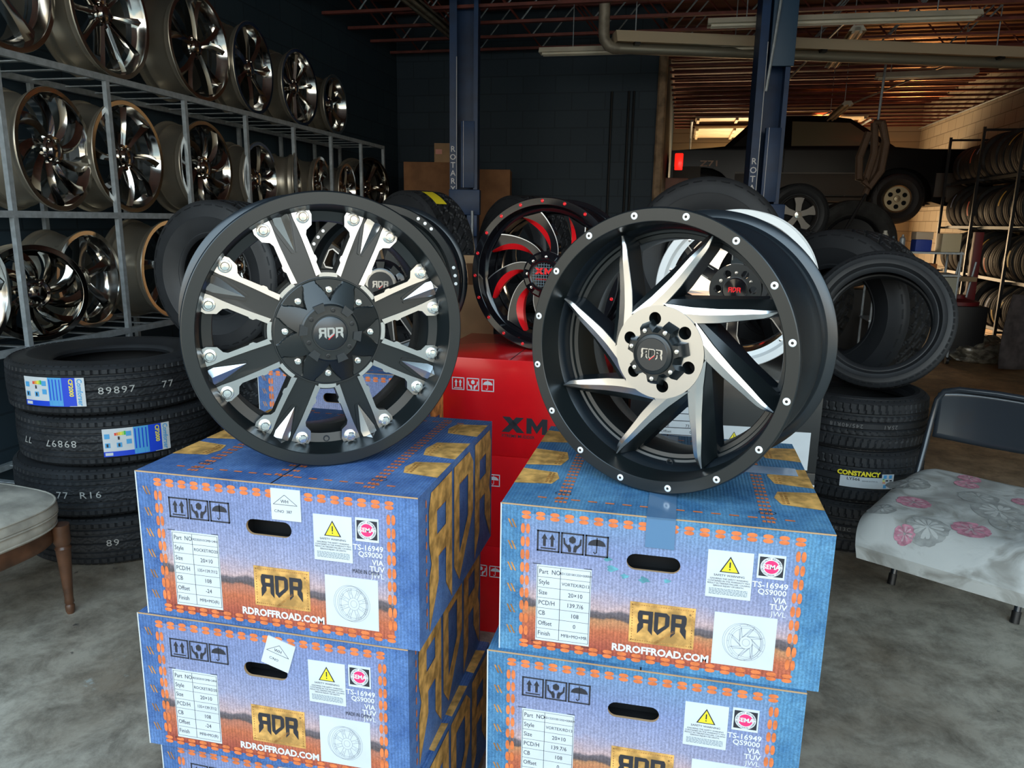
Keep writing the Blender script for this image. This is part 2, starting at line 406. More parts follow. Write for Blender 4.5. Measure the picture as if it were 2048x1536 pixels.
# ---------------------------------------------------------------- tires
def tread_depth(kind, t, v):
    """t: turns*pitches, v: -1..1 across. returns groove depth 0..1"""
    a = abs(v)
    if kind == 'highway':
        for g in (.0, .42, .72):
            if abs(a-g) < .035: return 1.
        if a > .75: return .7 if (t*1.0+v*.3) % 1 < .22 else 0
        if .42 < a < .72: return .45 if (t+a*2.4) % 1 < .2 else 0
        return .4 if (t+(a*5.5 if int(t) % 2 else -a*5.5)) % 1 < .18 else 0
    if kind == 'terrain':
        if abs(v-.13*math.sin(t*PI)-.0) < .045: return 1.
        if abs(a-.5-.05*math.sin(t*PI*2)) < .05: return 1.
        if a > .52: return 1. if (t*.5+a*.35) % .5 < .12 else 0
        return .9 if (t*.5+v*.9+.25*(v > 0)) % .5 < .10 else 0
    if kind == 'sport':
        for g in (.18, .5):
            if abs(a-g) < .04: return 1.
        if a > .56: return .7 if (t*.5+a*.25) % .5 < .10 else 0
        if a > .22: return .6 if (t*.5-a*1.1) % .5 < .08 else 0
        return 0
    for g in (.0, .35, .7):
        if abs(a-g) < .05: return .8
    return .5 if a > .7 and t % 1 < .2 else 0
def tire_mesh(R, ri, w, kind='highway', pitches=60, sub=5, across=30, dep=.008, M=None, Ms=None, name='tire', n_low=0, lip=True):
    mb = MB()
    M = M or rubber; Ms = Ms or rubberb
    N = n_low or pitches*sub
    hw = w/2; tw = hw*.80
    side = [(ri+.004, hw*.52), (ri-.004, hw*.66), (ri+.004, hw*.76), (ri+.014, hw*.80), (ri+.018, hw*.795), (ri+(R-ri)*.32, hw*.965), (ri+(R-ri)*.5, hw*1.0), (ri+(R-ri)*.52, hw*1.012), (ri+(R-ri)*.55, hw*1.0),
            (ri+(R-ri)*.72, hw*.975), (R-.028, hw*.93), (R-.012, hw*.885)]
    inner = [(ri+.012, hw*.50), (ri+(R-ri)*.45, hw*.86), (R-.034, hw*.74), (R-.022, 0), (R-.034, -hw*.74), (ri+(R-ri)*.45, -hw*.86), (ri+.012, -hw*.50)]
    mb.lathe(side+[(R-.004, tw*1.0)], N if N < 200 else N//2, Ms)
    mb.lathe([(r, -z) for r, z in side+[(R-.004, tw*1.0)]], N if N < 200 else N//2, Ms)
    mb.lathe([side[0]]+inner+[(side[0][0], -side[0][1])], 64, Ms)
    vs = []; fs = []; K = across+3
    rows = [-1.02]+[-1+2*i/across for i in range(across+1)]+[1.02]
    for i in range(N):
        a = 2*PI*i/N; t = i/N*pitches
        for v in rows:
            d = tread_depth(kind, t, v)*dep if abs(v) <= 1 else 0
            r = R-.004*v*v-d
            if abs(v) > 1: r = R-.006
            vs.append((r*math.cos(a), r*math.sin(a), v*tw))
    for i in range(N):
        j = (i+1) % N
        for q in range(K-1): fs.append((i*K+q, j*K+q, j*K+q+1, i*K+q+1))
    mb.add(vs, fs, M, None, False)
    # shoulder blocks rising from the sidewall
    if not n_low and kind in ('terrain', 'highway', 'sport'):
        step = 1 if kind == 'highway' else 1
        for sgn in (-1, 1):
            for i in range(pitches):
                a0 = 2*PI*(i+.05)/pitches; a1 = 2*PI*(i+(.78 if kind != 'terrain' else .7))/pitches
                ro, r1 = R-.003, R-(.030 if kind == 'terrain' else .022)
                z0, z1 = hw*.865*sgn, hw*(.955 if kind == 'terrain' else .945)*sgn
                q = []
                for (r, z) in ((ro, tw*sgn), (r1, z1), (r1, z0*.9), (ro-.01, tw*.9*sgn)):
                    for a in (a0, a1): q.append((r*math.cos(a), r*math.sin(a), z))
                mb.add(q, [(0, 1, 3, 2), (2, 3, 5, 4), (0, 2, 4, 6), (1, 7, 5, 3)], M, None, False)
    return mb
TIRES = {}
def tire(key, **kw):
    """first call builds, later calls copy the object (shared mesh)"""
    if key not in TIRES:
        o = tire_mesh(**kw).build('tire'); TIRES[key] = o; return o
    o = TIRES[key].copy(); COL.objects.link(o); return o
def wrap(R, a0, z0, flip=1):
    """sticker mapping on a lying tire: u along the circumference, v up, w out"""
    return lambda p: Vector(((R+p.z)*math.cos(a0+flip*p.x/R), (R+p.z)*math.sin(a0+flip*p.x/R), z0+p.y))
def grid_patch(mb, u0, v0, u1, v1, z, M, xf, nu=14):
    vs = []; fs = []
    for i in range(nu+1):
        for v in (v0, v1): vs.append((u0+(u1-u0)*i/nu, v, z))
    for i in range(nu): fs.append((2*i, 2*i+2, 2*i+3, 2*i+1))
    mb.add(vs, fs, M, xf, True)

# ---------------------------------------------------------------- wheels (axis +z out of the face, stood upright)
def barrel(R, w, M, Mo=None, lip=None, Ml=None, seg=144, inner=True, ln=.026):
    """rim shell; returns MB with lip face, deep dish and outer drop centre"""
    mb = MB(STAND); Mo = Mo or M; Ml = Ml or M
    out = [(R-.0015, -.0012), (R, -.004), (R, -.008), (R-.005, -.013), (R-.016, -.016), (R-.019, -.024), (R-.019, -.046), (R-.024, -.052), (R-.036, -.064), (R-.041, -.08), (R-.042, -w*.5), (R-.038, -w*.62), (R-.026, -w*.76),
           (R-.019, -w+.058), (R-.018, -w+.05), (R-.0195, -w+.046), (R-.0195, -w+.022), (R-.016, -w+.016), (R-.005, -w+.012), (R, -w+.007), (R, -w+.002), (R-.002, -w)]
    inn = [(R-.016, -w+.001), (R-.030, -w+.02), (R-.034, -w+.05), (R-.05, -w*.62), (R-.056, -w*.45), (R-.056, -.10)]
    mb.lathe(out, seg, Mo)
    mb.lathe([out[-1]]+inn, seg, Mo)
    mb.lathe([(R-.0015, -.0012), (R-.003, 0), (R-ln+.0012, -.0006), (R-ln, -.0016)], seg, Ml)
    return mb
def hexbolt(r=.0085, M=None, h=.006, dome=True):
    mb = MB(STAND); M = M or boltm
    mb.lathe([(0, 0), (r*1.3, 0), (r*1.3, .0016), (r*1.15, .0024), (0, .0024)], 24, M)
    mb.poly([(r*math.cos(PI/3*k), r*math.sin(PI/3*k)) for k in range(6)], .002, h, M)
    mb.lathe([(r*.84, h), (r*.72, h+.0013), (0, h+.0017)], 24, M)
    return mb
def place_radial(src, parent, name, r, a, z, R, first):
    """puts a stood part at polar position on the wheel face; wheel centre is z=R above the base"""
    o = src if first else src.copy()
    if not first: COL.objects.link(o); o.name = name
    o.parent = parent
    o.location = (r*math.cos(a), -z, R+r*math.sin(a) if R is not None else r*math.sin(a)); o.rotation_euler = (0, -a, 0)
    return o

def wheel_eight_dagger(name='alloy_wheel', phase=65):
    R = .273; root = empty(name)
    mb = barrel(R, .276, satin, satinb)
    mb.lathe([(R-.026, -.0016), (R-.028, -.010), (R-.037, -.047), (R-.038, -.0485), (R-.056, -.053), (R-.058, -.060), (R-.058, -.115)], 144, satin)
    b = mb.build('barrel', root); b.location = (0, 0, R)
    v = MB(STAND); v.lathe([(.0065, 0), (.0065, .002), (.0045, .002), (.0045, -.004), (0, -.004)], 20, satinb)
    vo = v.build('valve_hole', root)
    vo.location = (.0 + .228*math.cos(math.radians(-92)), .0505, R+.228*math.sin(math.radians(-92)))
    a45 = PI/8
    # one spoke
    mb = MB(STAND)
    zc = lambda x, y: -.034-.010*max(0, (math.hypot(x, y)-.11))/.12
    zs = lambda x, y: zc(x, y)+.0035
    core = [(.095, -.025), (.118, -.0275), (.20, -.0275), (.236, -.050), (.243, -.048), (.244, 0), (.243, .048), (.236, .050), (.20, .0275), (.118, .0275), (.095, .025)]
    mb.poly(core, lambda x, y: -.098, zc, satin)
    # notched machined border left and right, with bolt pad
    for sg in (1, -1):
        pad = [(.110, .0195), (.112, .0305), (.135, .0305), (.140, .0345), (.147, .0345), (.150, .0325), (.190, .0325), (.198, .037), (.204, .050), (.222, .0575), (.240, .0555), (.2405, .0225), (.226, .0215), (.204, .0225), (.185, .0225), (.150, .0215)]
        pad = [(x, y*sg) for x, y in pad]
        mb.poly(pad, lambda x, y: zc(x, y)-.012, zs, alu, None, satin)
        # thin bright line of the window edge towards the neighbour
        arc = [rot2((r_, 0), sg*a45+sg*t_) for r_, t_ in [(.117, t) for t in (-.16, -.08, 0)]+[(.109, t) for t in (0, -.08, -.16)]]
        mb.poly(arc, -.046, -.0335, alu, None, satin)
        arc2 = [rot2((r_, 0), sg*a45+sg*t_) for r_, t_ in [(.121, t) for t in (-.13, -.08, 0)]+[(.110, t) for t in (0, -.08, -.13)]]
        mb.poly(arc2, -.09, -.044, satin)
    # folded dagger
    A, Lp, Rp, Ct, O, L2, R2 = (.168, 0, -.0385), (.226, .0155, -.0420), (.226, -.0155, -.0420), (.229, 0, -.0345), (.2535, 0, -.0020), (.2395, .0150, -.038), (.2395, -.0150, -.038)
    C2 = (.236, 0, -.031)
    mb.add([A, Lp, Rp, Ct, O, L2, R2, C2], [(0, 3, 1), (0, 2, 3), (1, 3, 7, 5), (2, 6, 7, 3), (5, 7, 4), (7, 6, 4)], alu, None, False)
    dz = lambda p: (p[0], p[1], p[2]-.03)
    mb.add([A, Lp, L2, O, R2, Rp]+[(p[0], p[1], -.062) for p in (A, Lp, L2)]+[(.2435, 0, -.035)]+[(p[0], p[1], -.062) for p in (R2, Rp)],
           [(0, 1, 7, 6), (1, 2, 8, 7), (2, 3, 9, 8), (3, 4, 10, 9), (4, 5, 11, 10), (5, 0, 6, 11)], satin, None, False)
    # groove ridge beside the dagger
    for sg in (1, -1):
        mb.poly([(.165, sg*.002), (.222, sg*.0165), (.238, sg*.0165), (.238, sg*.0205), (.218, sg*.0205), (.166, sg*.0065)], lambda x, y: zc(x, y)-.002, lambda x, y: zc(x, y)+.0022, satin)
    # seat of the rim behind the spoke end
    spoke0 = mb.build('spoke', root)
    bolt0 = hexbolt(.0098, h=.0075).build('bolt', spoke0)
    bolt0.location = (.2225, .0385, .0395)
    for k in range(8):
        a = math.radians(phase+45*k)
        sp_ = spoke0 if k == 0 else child('spoke', spoke0, root)
        sp_.location = (0, 0, R); sp_.rotation_euler = (0, -a, 0)
        for sg in (1, -1):
            if k == 0 and sg == 1: bb = bolt0
            else: bb = child('bolt', bolt0, sp_)
            bb.location = (.2235, .0395, sg*.0395)
    # raised centre cover with eight wedge recesses
    mb = MB(STAND); na, rr = 720, [.0, .052, .056, .060]+[.062+.0014*i for i in range(31)]+[.1055, .1075, .108]
    vs = []; fs = []
    for i in range(na):
        a = 2*PI*i/na
        for r in rr:
            rel = ((a-math.radians(phase+22.5)+PI/8) % (PI/4))-PI/8
            cone = -.006-.021*max(0, r-.055)/.05
            z = cone
            lim = math.radians(15.5)*min(1, max(0, (r-.063)/.036))
            if r > .064:
                e_ = min(1, max(0, (lim-abs(rel))/math.radians(1.3))); e_ = e_*e_*(3-2*e_)
                z = cone+(-.0275-cone)*e_
            if r >= .1055: z = -.0285
            if r >= .108: z = -.036
            vs.append((r*math.cos(a), r*math.sin(a), z))
    K = len(rr)
    for i in range(na):
        j = (i+1) % na
        for q in range(K-1): fs.append((i*K+q, j*K+q, j*K+q+1, i*K+q+1))
    mb.add(vs, fs, satin)
    mb.lathe([(.1085, -.06), (.1085, -.034), (.1065, -.033), (.1065, -.06)], 96, satinb)
    # inner drum with six notches
    dr = [(0.0, -.001), (.036, -.001), (.0365, -.003), (.046, -.0035), (.054, -.0035), (.0575, -.006), (.0585, -.014)]
    mb.lathe(dr, 96, satin)
    for k in range(6):
        a = math.radians(phase+47+60*k)
        mb.poly([rot2(p, a) for p in ((.045, -.0075), (.060, -.011), (.0605, .011), (.045, .0075))], -.016, .0015, satinb)
    cover = mb.build('centre_cover', root, angle=28); cover.location = (0, 0, R)
    b2 = None
    for k in range(8):
        a = math.radians(phase+22.5+45*k)
        if b2 is None: b2 = hexbolt(.0052, h=.009).build('bolt', cover); o = b2
        else: o = child('bolt', b2, cover)
        o.location = (.084*math.cos(a), .0275, .084*math.sin(a)); o.rotation_euler = (0, -a, 0)
    b3 = None
    for k in range(6):
        a = math.radians(phase+17+60*k)
        if b3 is None:
            q = MB(STAND); q.lathe([(.0048, 0), (.0048, .0012), (.0028, .0016), (.0024, -.002), (0, -.002)], 18, blackpl); b3 = q.build('socket_screw', cover); o = b3
        else: o = child('socket_screw', b3, cover)
        o.location = (.046*math.cos(a), .0035, .046*math.sin(a))
    q = MB(STAND); q.lathe([(0, .0012), (.031, .001), (.0335, -.0005), (.034, -.003)], 72, satinb)
    emblem(q, 0, .001, .0155, .0012, .0028, alu, red=redp, sy=.0155)
    cap = q.build('centre_cap', root); cap.location = (0, 0, R)
    return root

def wheel_vortex(name='alloy_wheel', phase=69):
    R = .273; root = empty(name)
    mb = barrel(R, .276, satin, satinb)
    mb.lathe([(R-.026, -.0016), (R-.0275, -.012), (R-.031, -.07), (R-.040, -.088), (R-.046, -.090), (R-.048, -.096), (R-.056, -.098), (R-.058, -.104), (R-.06, -.16)], 144, satin)
    b = mb.build('barrel', root); b.location = (0, 0, R)
    v = MB(STAND); v.lathe([(.0068, 0), (.0068, .003), (.005, .003), (.005, -.004), (0, -.004)], 20, satinb)
    vo = v.build('valve_hole', root); a = math.radians(-86); vo.location = (.231*math.cos(a), .085, R+.231*math.sin(a))
    zf = -.036
    mb = MB(STAND)
    N = 16; L = []; Rr = []; Fc = []
    for i in range(N+1):
        t = i/N
        # machined face: clockwise edge and counter-clockwise edge
        def pw(tab, t):
            for (t0, v0), (t1, v1) in zip(tab, tab[1:]):
                if t <= t1: return v0+(v1-v0)*(t-t0)/(t1-t0)
            return tab[-1][1]
        x = .082+(.238-.082)*t
        cw = (x, pw(((0, .031), (.3, .0155), (.58, .0055), (.85, -.0045), (1, -.0020)), t))
        xc = .040+(.2385-.040)*t
        cc = (xc, pw(((0, .086), (.25, .0600), (.5, .0385), (.75, .0205), (.9, .0075), (1, .0010)), t))
        z = zf-.004*math.sin(PI*t)+(.012*max(0, t-.72)/.28)**1
        if t > .72: z = zf-.004*math.sin(PI*t)-.010*((t-.72)/.28)**1.5
        L.append((cw[0], cw[1], z)); Rr.append((cc[0], cc[1], z))
        # outer edge of the black facet, falling away
        fx = .046+(.228-.046)*t; fy = .092+(.022-.092)*t
        Fc.append((fx, fy, zf-.004-.046*t))
    B1 = [(p[0], p[1]-.004, min(p[2]-.03, -.094)) for p in L]; B2 = [(p[0], p[1]+.004, min(p[2]-.03, -.100)) for p in Fc]
    def strip(A, B, M):
        n = len(A); mb.add(A+B, [(i, i+1, n+i+1, n+i) for i in range(n-1)], M, None, True)
    # crowned face, three strips
    mid = [((a_[0]+b_[0])/2, (a_[1]+b_[1])/2, (a_[2]+b_[2])/2+.0022) for a_, b_ in zip(L, Rr)]
    strip(L, mid, alu); strip(mid, Rr, alu)
    e1 = [(p[0], p[1]-.0009, p[2]-.0012) for p in L]; strip(L, e1, edge)
    e2 = [(p[0]+.0002, p[1]+.0012, p[2]-.0022) for p in Rr]; strip(Rr, e2, satin)
    mb.add(e2+Fc, [(i, i+1, N+1+i+1, N+1+i) for i in range(N)], satin, None, True); mb.add(Fc+B2, [(i, i+1, N+1+i+1, N+1+i) for i in range(N)], satinb, None, False); mb.add(e1+B1, [(i, i+1, N+1+i+1, N+1+i) for i in range(N)], satinb, None, False)
    mb.add([L[-1], mid[-1], Rr[-1], e2[-1], Fc[-1], B2[-1], B1[-1], e1[-1]], [(0, 1, 2, 3, 4, 5, 6, 7)], satin, None, False)
    sp0 = mb.build('spoke', root, angle=40)
    for k in range(8):
        a = math.radians(phase+45*k)
        o = sp0 if k == 0 else child('spoke', sp0, root)
        o.location = (0, 0, R); o.rotation_euler = (0, -a, 0)
    # hub disc with lug holes
    mb = MB(STAND)
    ring = [(.0905*math.cos(2*PI*i/96), .0905*math.sin(2*PI*i/96)) for i in range(96)]
    holes = []
    for k in range(6):
        a = math.radians(40+60*k)
        holes.append([(.066*math.cos(a)+.0125*math.cos(-2*PI*i/20), .066*math.sin(a)+.0125*math.sin(-2*PI*i/20)) for i in range(20)])
    mb.poly(ring, -.09, zf+.0025, alu, None, satin, holes)
    for h in holes:
        mb.add([(x, y, -.07) for x, y in h], [list(range(20))], dark, None, False)
    hub = mb.build('hub_face', root); hub.location = (0, 0, R)
    # seven toothed cap
    mb = MB(STAND); n = 7; out = []
    for k in range(n):
        for d, r in ((-18, .046), (-11, .0575), (11, .0575), (18, .046)):
            out.append((r*math.cos(math.radians(360/n*k+d+12)), r*math.sin(math.radians(360/n*k+d+12))))
    base = [(x*1.13, y*1.13) for x, y in out]
    nn = len(out)
    mb.add([(x, y, zf) for x, y in base]+[(x, y, zf+.020) for x, y in out]+[(x*.90, y*.90, zf+.026) for x, y in out],
           [(i, (i+1) % nn, nn+(i+1) % nn, nn+i) for i in range(nn)]+[(nn+i, nn+(i+1) % nn, 2*nn+(i+1) % nn, 2*nn+i) for i in range(nn)]+[tuple(range(2*nn, 3*nn))], satin, None, False)
    mb.lathe([(.0395, zf+.025), (.0385, zf+.031), (.036, zf+.0325), (0, zf+.033)], 80, satin)
    cc = mb.build('hub_cap', root); cc.location = (0, 0, R)
    bo = None
    for k in range(n):
        a = math.radians(360/n*k+12)
        if bo is None: bo = hexbolt(.0034, h=.004).build('bolt', cc); o = bo
        else: o = child('bolt', bo, cc)
        o.location = (.0475*math.cos(a), -(zf+.026), .0475*math.sin(a))
    q = MB(STAND); q.lathe([(0, zf+.0335), (.031, zf+.0335), (.0318, zf+.0325)], 64, satinb)
    emblem(q, 0, .001, .0142, zf+.0335, zf+.0345, alu, red=redp)
    emblem(q, 0, .001, .0118, zf+.0343, zf+.0348, satin)
    cp = q.build('centre_cap', root); cp.location = (0, 0, R)
    rv = None
    for k in range(16):
        a = math.radians(78.5+22.5*k)
        if rv is None:
            q = MB(STAND); q.lathe([(.0068, -.0006), (.0066, .0008), (.0055, .0014), (.0026, .0012)], 24, rivetm); q.lathe([(.0026, .0012), (.0024, -.0006), (0, -.0006)], 12, dark)
            rv = q.build('rivet', root); o = rv
        else: o = child('rivet', rv, root)
        o.location = (.2605*math.cos(a), .0, R+.2605*math.sin(a))
    return root

def wheel_red_swirl(name='alloy_wheel', phase=70):
    R = .273; root = empty(name)
    mb = barrel(R, .30, gloss, gloss)
    mb.lathe([(R-.026, -.0016), (R-.029, -.012), (R-.036, -.030), (R-.046, -.036), (R-.05, -.040), (R-.052, -.08), (R-.06, -.16)], 120, gloss)
    b = mb.build('barrel', root); b.location = (0, 0, R)
    mb = MB(STAND)
    def edge_c(t, off):  # t 0 at hub, 1 at rim
        r = .075+(.222-.075)*t
        a = math.radians(34)*(t**1.25)+off
        return (r*math.cos(a), r*math.sin(a))
    N = 14
    hi = [edge_c(i/N, math.radians(9-5*math.sin(PI*i/N)*1.0+1*i/N)) for i in range(N+1)]
    lo = [edge_c(i/N, math.radians(-14+5*i/N+5*math.sin(PI*i/N))) for i in range(N+1)]
    pol = lo+hi[::-1]
    mb.poly(pol, -.075, -.034, gloss)
    # fine milled line along one edge
    l2 = [(x*1.0, y) for x, y in lo]; l3 = [edge_c(i/N, math.radians(-12.8+5*i/N+5*math.sin(PI*i/N))) for i in range(N+1)]
    mb.poly(l2+l3[::-1], -.036, -.0330, edge)
    # red flank on the other edge, sloping into the window
    hi2 = [edge_c(min(1, i/N), math.radians(9-5*math.sin(PI*i/N)+i/N+10*math.sin(PI*min(1, (i/N)*.93+.04))**.8)) for i in range(N+1)]
    n = N+1
    mb.add([(x, y, -.0345) for x, y in hi]+[(x, y, -.052) for x, y in hi2]+[(x, y, -.08) for x, y in hi2],
           [(i, i+1, n+i+1, n+i) for i in range(N)]+[(n+i, n+i+1, 2*n+i+1, 2*n+i) for i in range(N)], redp, None, True)
    s0 = mb.build('spoke', root)
    for k in range(8):
        o = s0 if k == 0 else child('spoke', s0, root)
        o.location = (0, 0, R); o.rotation_euler = (0, -math.radians(phase+45*k), 0)
    mb = MB(STAND)
    mb.lathe([(.085, -.06), (.085, -.032), (.08, -.029), (.062, -.020), (.058, -.012), (.052, -.008), (.048, -.011), (0, -.011)], 72, gloss)
    for k in range(8):
        a = math.radians(45*k+20)
        mb.poly([rot2(p, a) for p in ((.058, -.009), (.076, -.013), (.076, .013), (.058, .009))], -.03, -.0185, gloss)
    for i in range(-4, 5):
        L_ = math.sqrt(.044**2-(i*.0095)**2)
        mb.box((i*.0095, 0, -.0105), (.0015, 2*L_, .0016), greyb); mb.box((0, i*.0095, -.0105), (2*L_, .0015, .0016), greyb)
    hc = mb.build('hub_cap', root); hc.location = (0, 0, R)
    q = MB(STAND); xm_letters(q, 0, .004, .0225, lambda a, b: (a, b, -.0078), redp); text(q, 'XTREME MUDDER', 0, -.014, -.008, .0075, redp, sx=1.0)
    q.build('lettering', hc)
    bo = None
    for k in range(8):
        a = math.radians(45*k+42)
        if bo is None: bo = hexbolt(.0042, h=.005).build('bolt', hc); o = bo
        else: o = child('bolt', bo, hc)
        o.location = (.066*math.cos(a), .024, .066*math.sin(a))
    rv = None
    for k in range(20):
        a = math.radians(92+18*k)
        if rv is None:
            q = MB(STAND); q.lathe([(.0060, -.0006), (.0058, .001), (.0042, .0018), (.002, .0002), (0, .0002)], 20, redp); rv = q.build('rivet', root); o = rv
        else: o = child('rivet', rv, root)
        o.location = (.2605*math.cos(a), 0, R+.2605*math.sin(a))
    return root

def wheel_silver_lip(name='alloy_wheel', phase=30):
    R = .273; root = empty(name)
    mb = barrel(R, .276, white, white)
    mb.lathe([(R-.026, -.0016), (R-.034, -.020), (R-.05, -.026)], 120, white)
    mb.lathe([(R-.05, -.026), (R-.052, -.05), (R-.0575, -.12), (R-.0575, -.16), (R-.052, -.19), (R-.036, -.225), (R-.034, -.26)], 120, gloss)
    b = mb.build('barrel', root); b.location = (0, 0, R)
    mb = MB(STAND)
    pol = [(.07, -.022), (.16, -.020), (.225, -.045), (.225, -.022), (.175, 0), (.225, .022), (.225, .045), (.16, .020), (.07, .022)]
    mb.poly(pol, -.085, lambda x, y: -.040+.012*(x-.07)/.15, gloss)
    for sg in (1, -1):
        mb.poly([(.10, sg*.019), (.16, sg*.0195), (.225, sg*.045), (.225, sg*.041), (.163, sg*.0165), (.10, sg*.016)], -.05, lambda x, y: -.0385+.012*(x-.07)/.15, alu)
    s0 = mb.build('spoke', root)
    for k in range(6):
        o = s0 if k == 0 else child('spoke', s0, root)
        o.location = (0, 0, R); o.rotation_euler = (0, -math.radians(phase+60*k), 0)
    mb = MB(STAND)
    ring = [(.088*math.cos(2*PI*i/72), .088*math.sin(2*PI*i/72)) for i in range(72)]
    holes = [[(.060*math.cos(math.radians(60*k+phase+30))+.0135*math.cos(-2*PI*i/18), .060*math.sin(math.radians(60*k+phase+30))+.0135*math.sin(-2*PI*i/18)) for i in range(18)] for k in range(6)]
    mb.poly(ring, -.09, -.030, satin, None, gloss, holes)
    mb.lathe([(.044, -.03), (.042, -.012), (.038, -.008), (0, -.006)], 60, gloss)
    h = mb.build('hub_cap', root); h.location = (0, 0, R)
    q = MB(STAND); emblem(q, 0, 0, .0135, -.006, -.0045, redp); q.build('emblem', h)
    bo = None
    for k in range(6):
        a = math.radians(60*k+phase)
        if bo is None: bo = hexbolt(.0048, h=.006).build('bolt', h); o = bo
        else: o = child('bolt', bo, h)
        o.location = (.058*math.cos(a), .030, .058*math.sin(a))
    rv = None
    for k in range(12):
        a = math.radians(15+30*k)
        if rv is None: q = MB(STAND); q.lathe([(.0055, -.0006), (.005, .002), (0, .003)], 16, boltm); rv = q.build('rivet', root); o = rv
        else: o = child('rivet', rv, root)
        o.location = (.2330*math.cos(a), .0215, R+.2330*math.sin(a))
    return root

def wheel_window_black(name='alloy_wheel', phase=20):
    R = .273; root = empty(name)
    mb = barrel(R, .276, satin, satinb)
    mb.lathe([(R-.026, -.0016), (R-.030, -.014), (R-.04, -.034), (R-.052, -.040), (R-.056, -.11)], 120, satin)
    b = mb.build('barrel', root); b.location = (0, 0, R)
    mb = MB(STAND); n = 8
    # one eighth of the face: pointed window with a milled outline
    mb.poly([(.07, -.026), (.235, -.050), (.235, .050), (.07, .026)], -.08, -.042, satin, None, satin, [[(.120, -.008), (.120, .008), (.205, .030), (.212, .022), (.212, -.022), (.205, -.030)][::-1]])
    mb.poly([(.114, -.011), (.203, -.036), (.216, -.025), (.216, .025), (.203, .036), (.114, .011)], -.043, -.0408, edge, None, edge, [[(.118, -.009), (.118, .009), (.204, .032), (.213, .023), (.213, -.023), (.204, -.032)][::-1]])
    s0 = mb.build('spoke', root)
    for k in range(n):
        o = s0 if k == 0 else child('spoke', s0, root)
        o.location = (0, 0, R); o.rotation_euler = (0, -math.radians(phase+45*k), 0)
    mb = MB(STAND)
    mb.lathe([(.085, -.06), (.085, -.036), (.078, -.030), (.060, -.022), (.056, -.010), (.050, -.008), (.046, -.011)], 72, gloss)
    mb.lathe([(.052, -.0075), (.044, -.0075), (.043, -.009)], 60, alu)
    mb.lathe([(.043, -.009), (0, -.009)], 60, satinb)
    for k in range(8):
        a = math.radians(45*k); mb.poly([rot2(p, a) for p in ((.05, -.010), (.078, -.015), (.078, .015), (.05, .010))], -.03, -.012, satin)
    h = mb.build('hub_cap', root); h.location = (0, 0, R)
    q = MB(STAND); emblem(q, 0, 0, .018, -.009, -.0075, alu, red=redp); q.build('emblem', h)
    rv = None
    for k in range(8):
        for d in (-6, 0, 6):
            a = math.radians(45*k+8+d)
            if rv is None: q = MB(STAND); q.lathe([(.0058, -.0006), (.0054, .0012), (.002, .0014), (.0018, 0), (0, 0)], 20, rivetm); rv = q.build('rivet', root); o = rv
            else: o = child('rivet', rv, root)
            o.location = (.2605*math.cos(a), 0, R+.2605*math.sin(a))
    return root

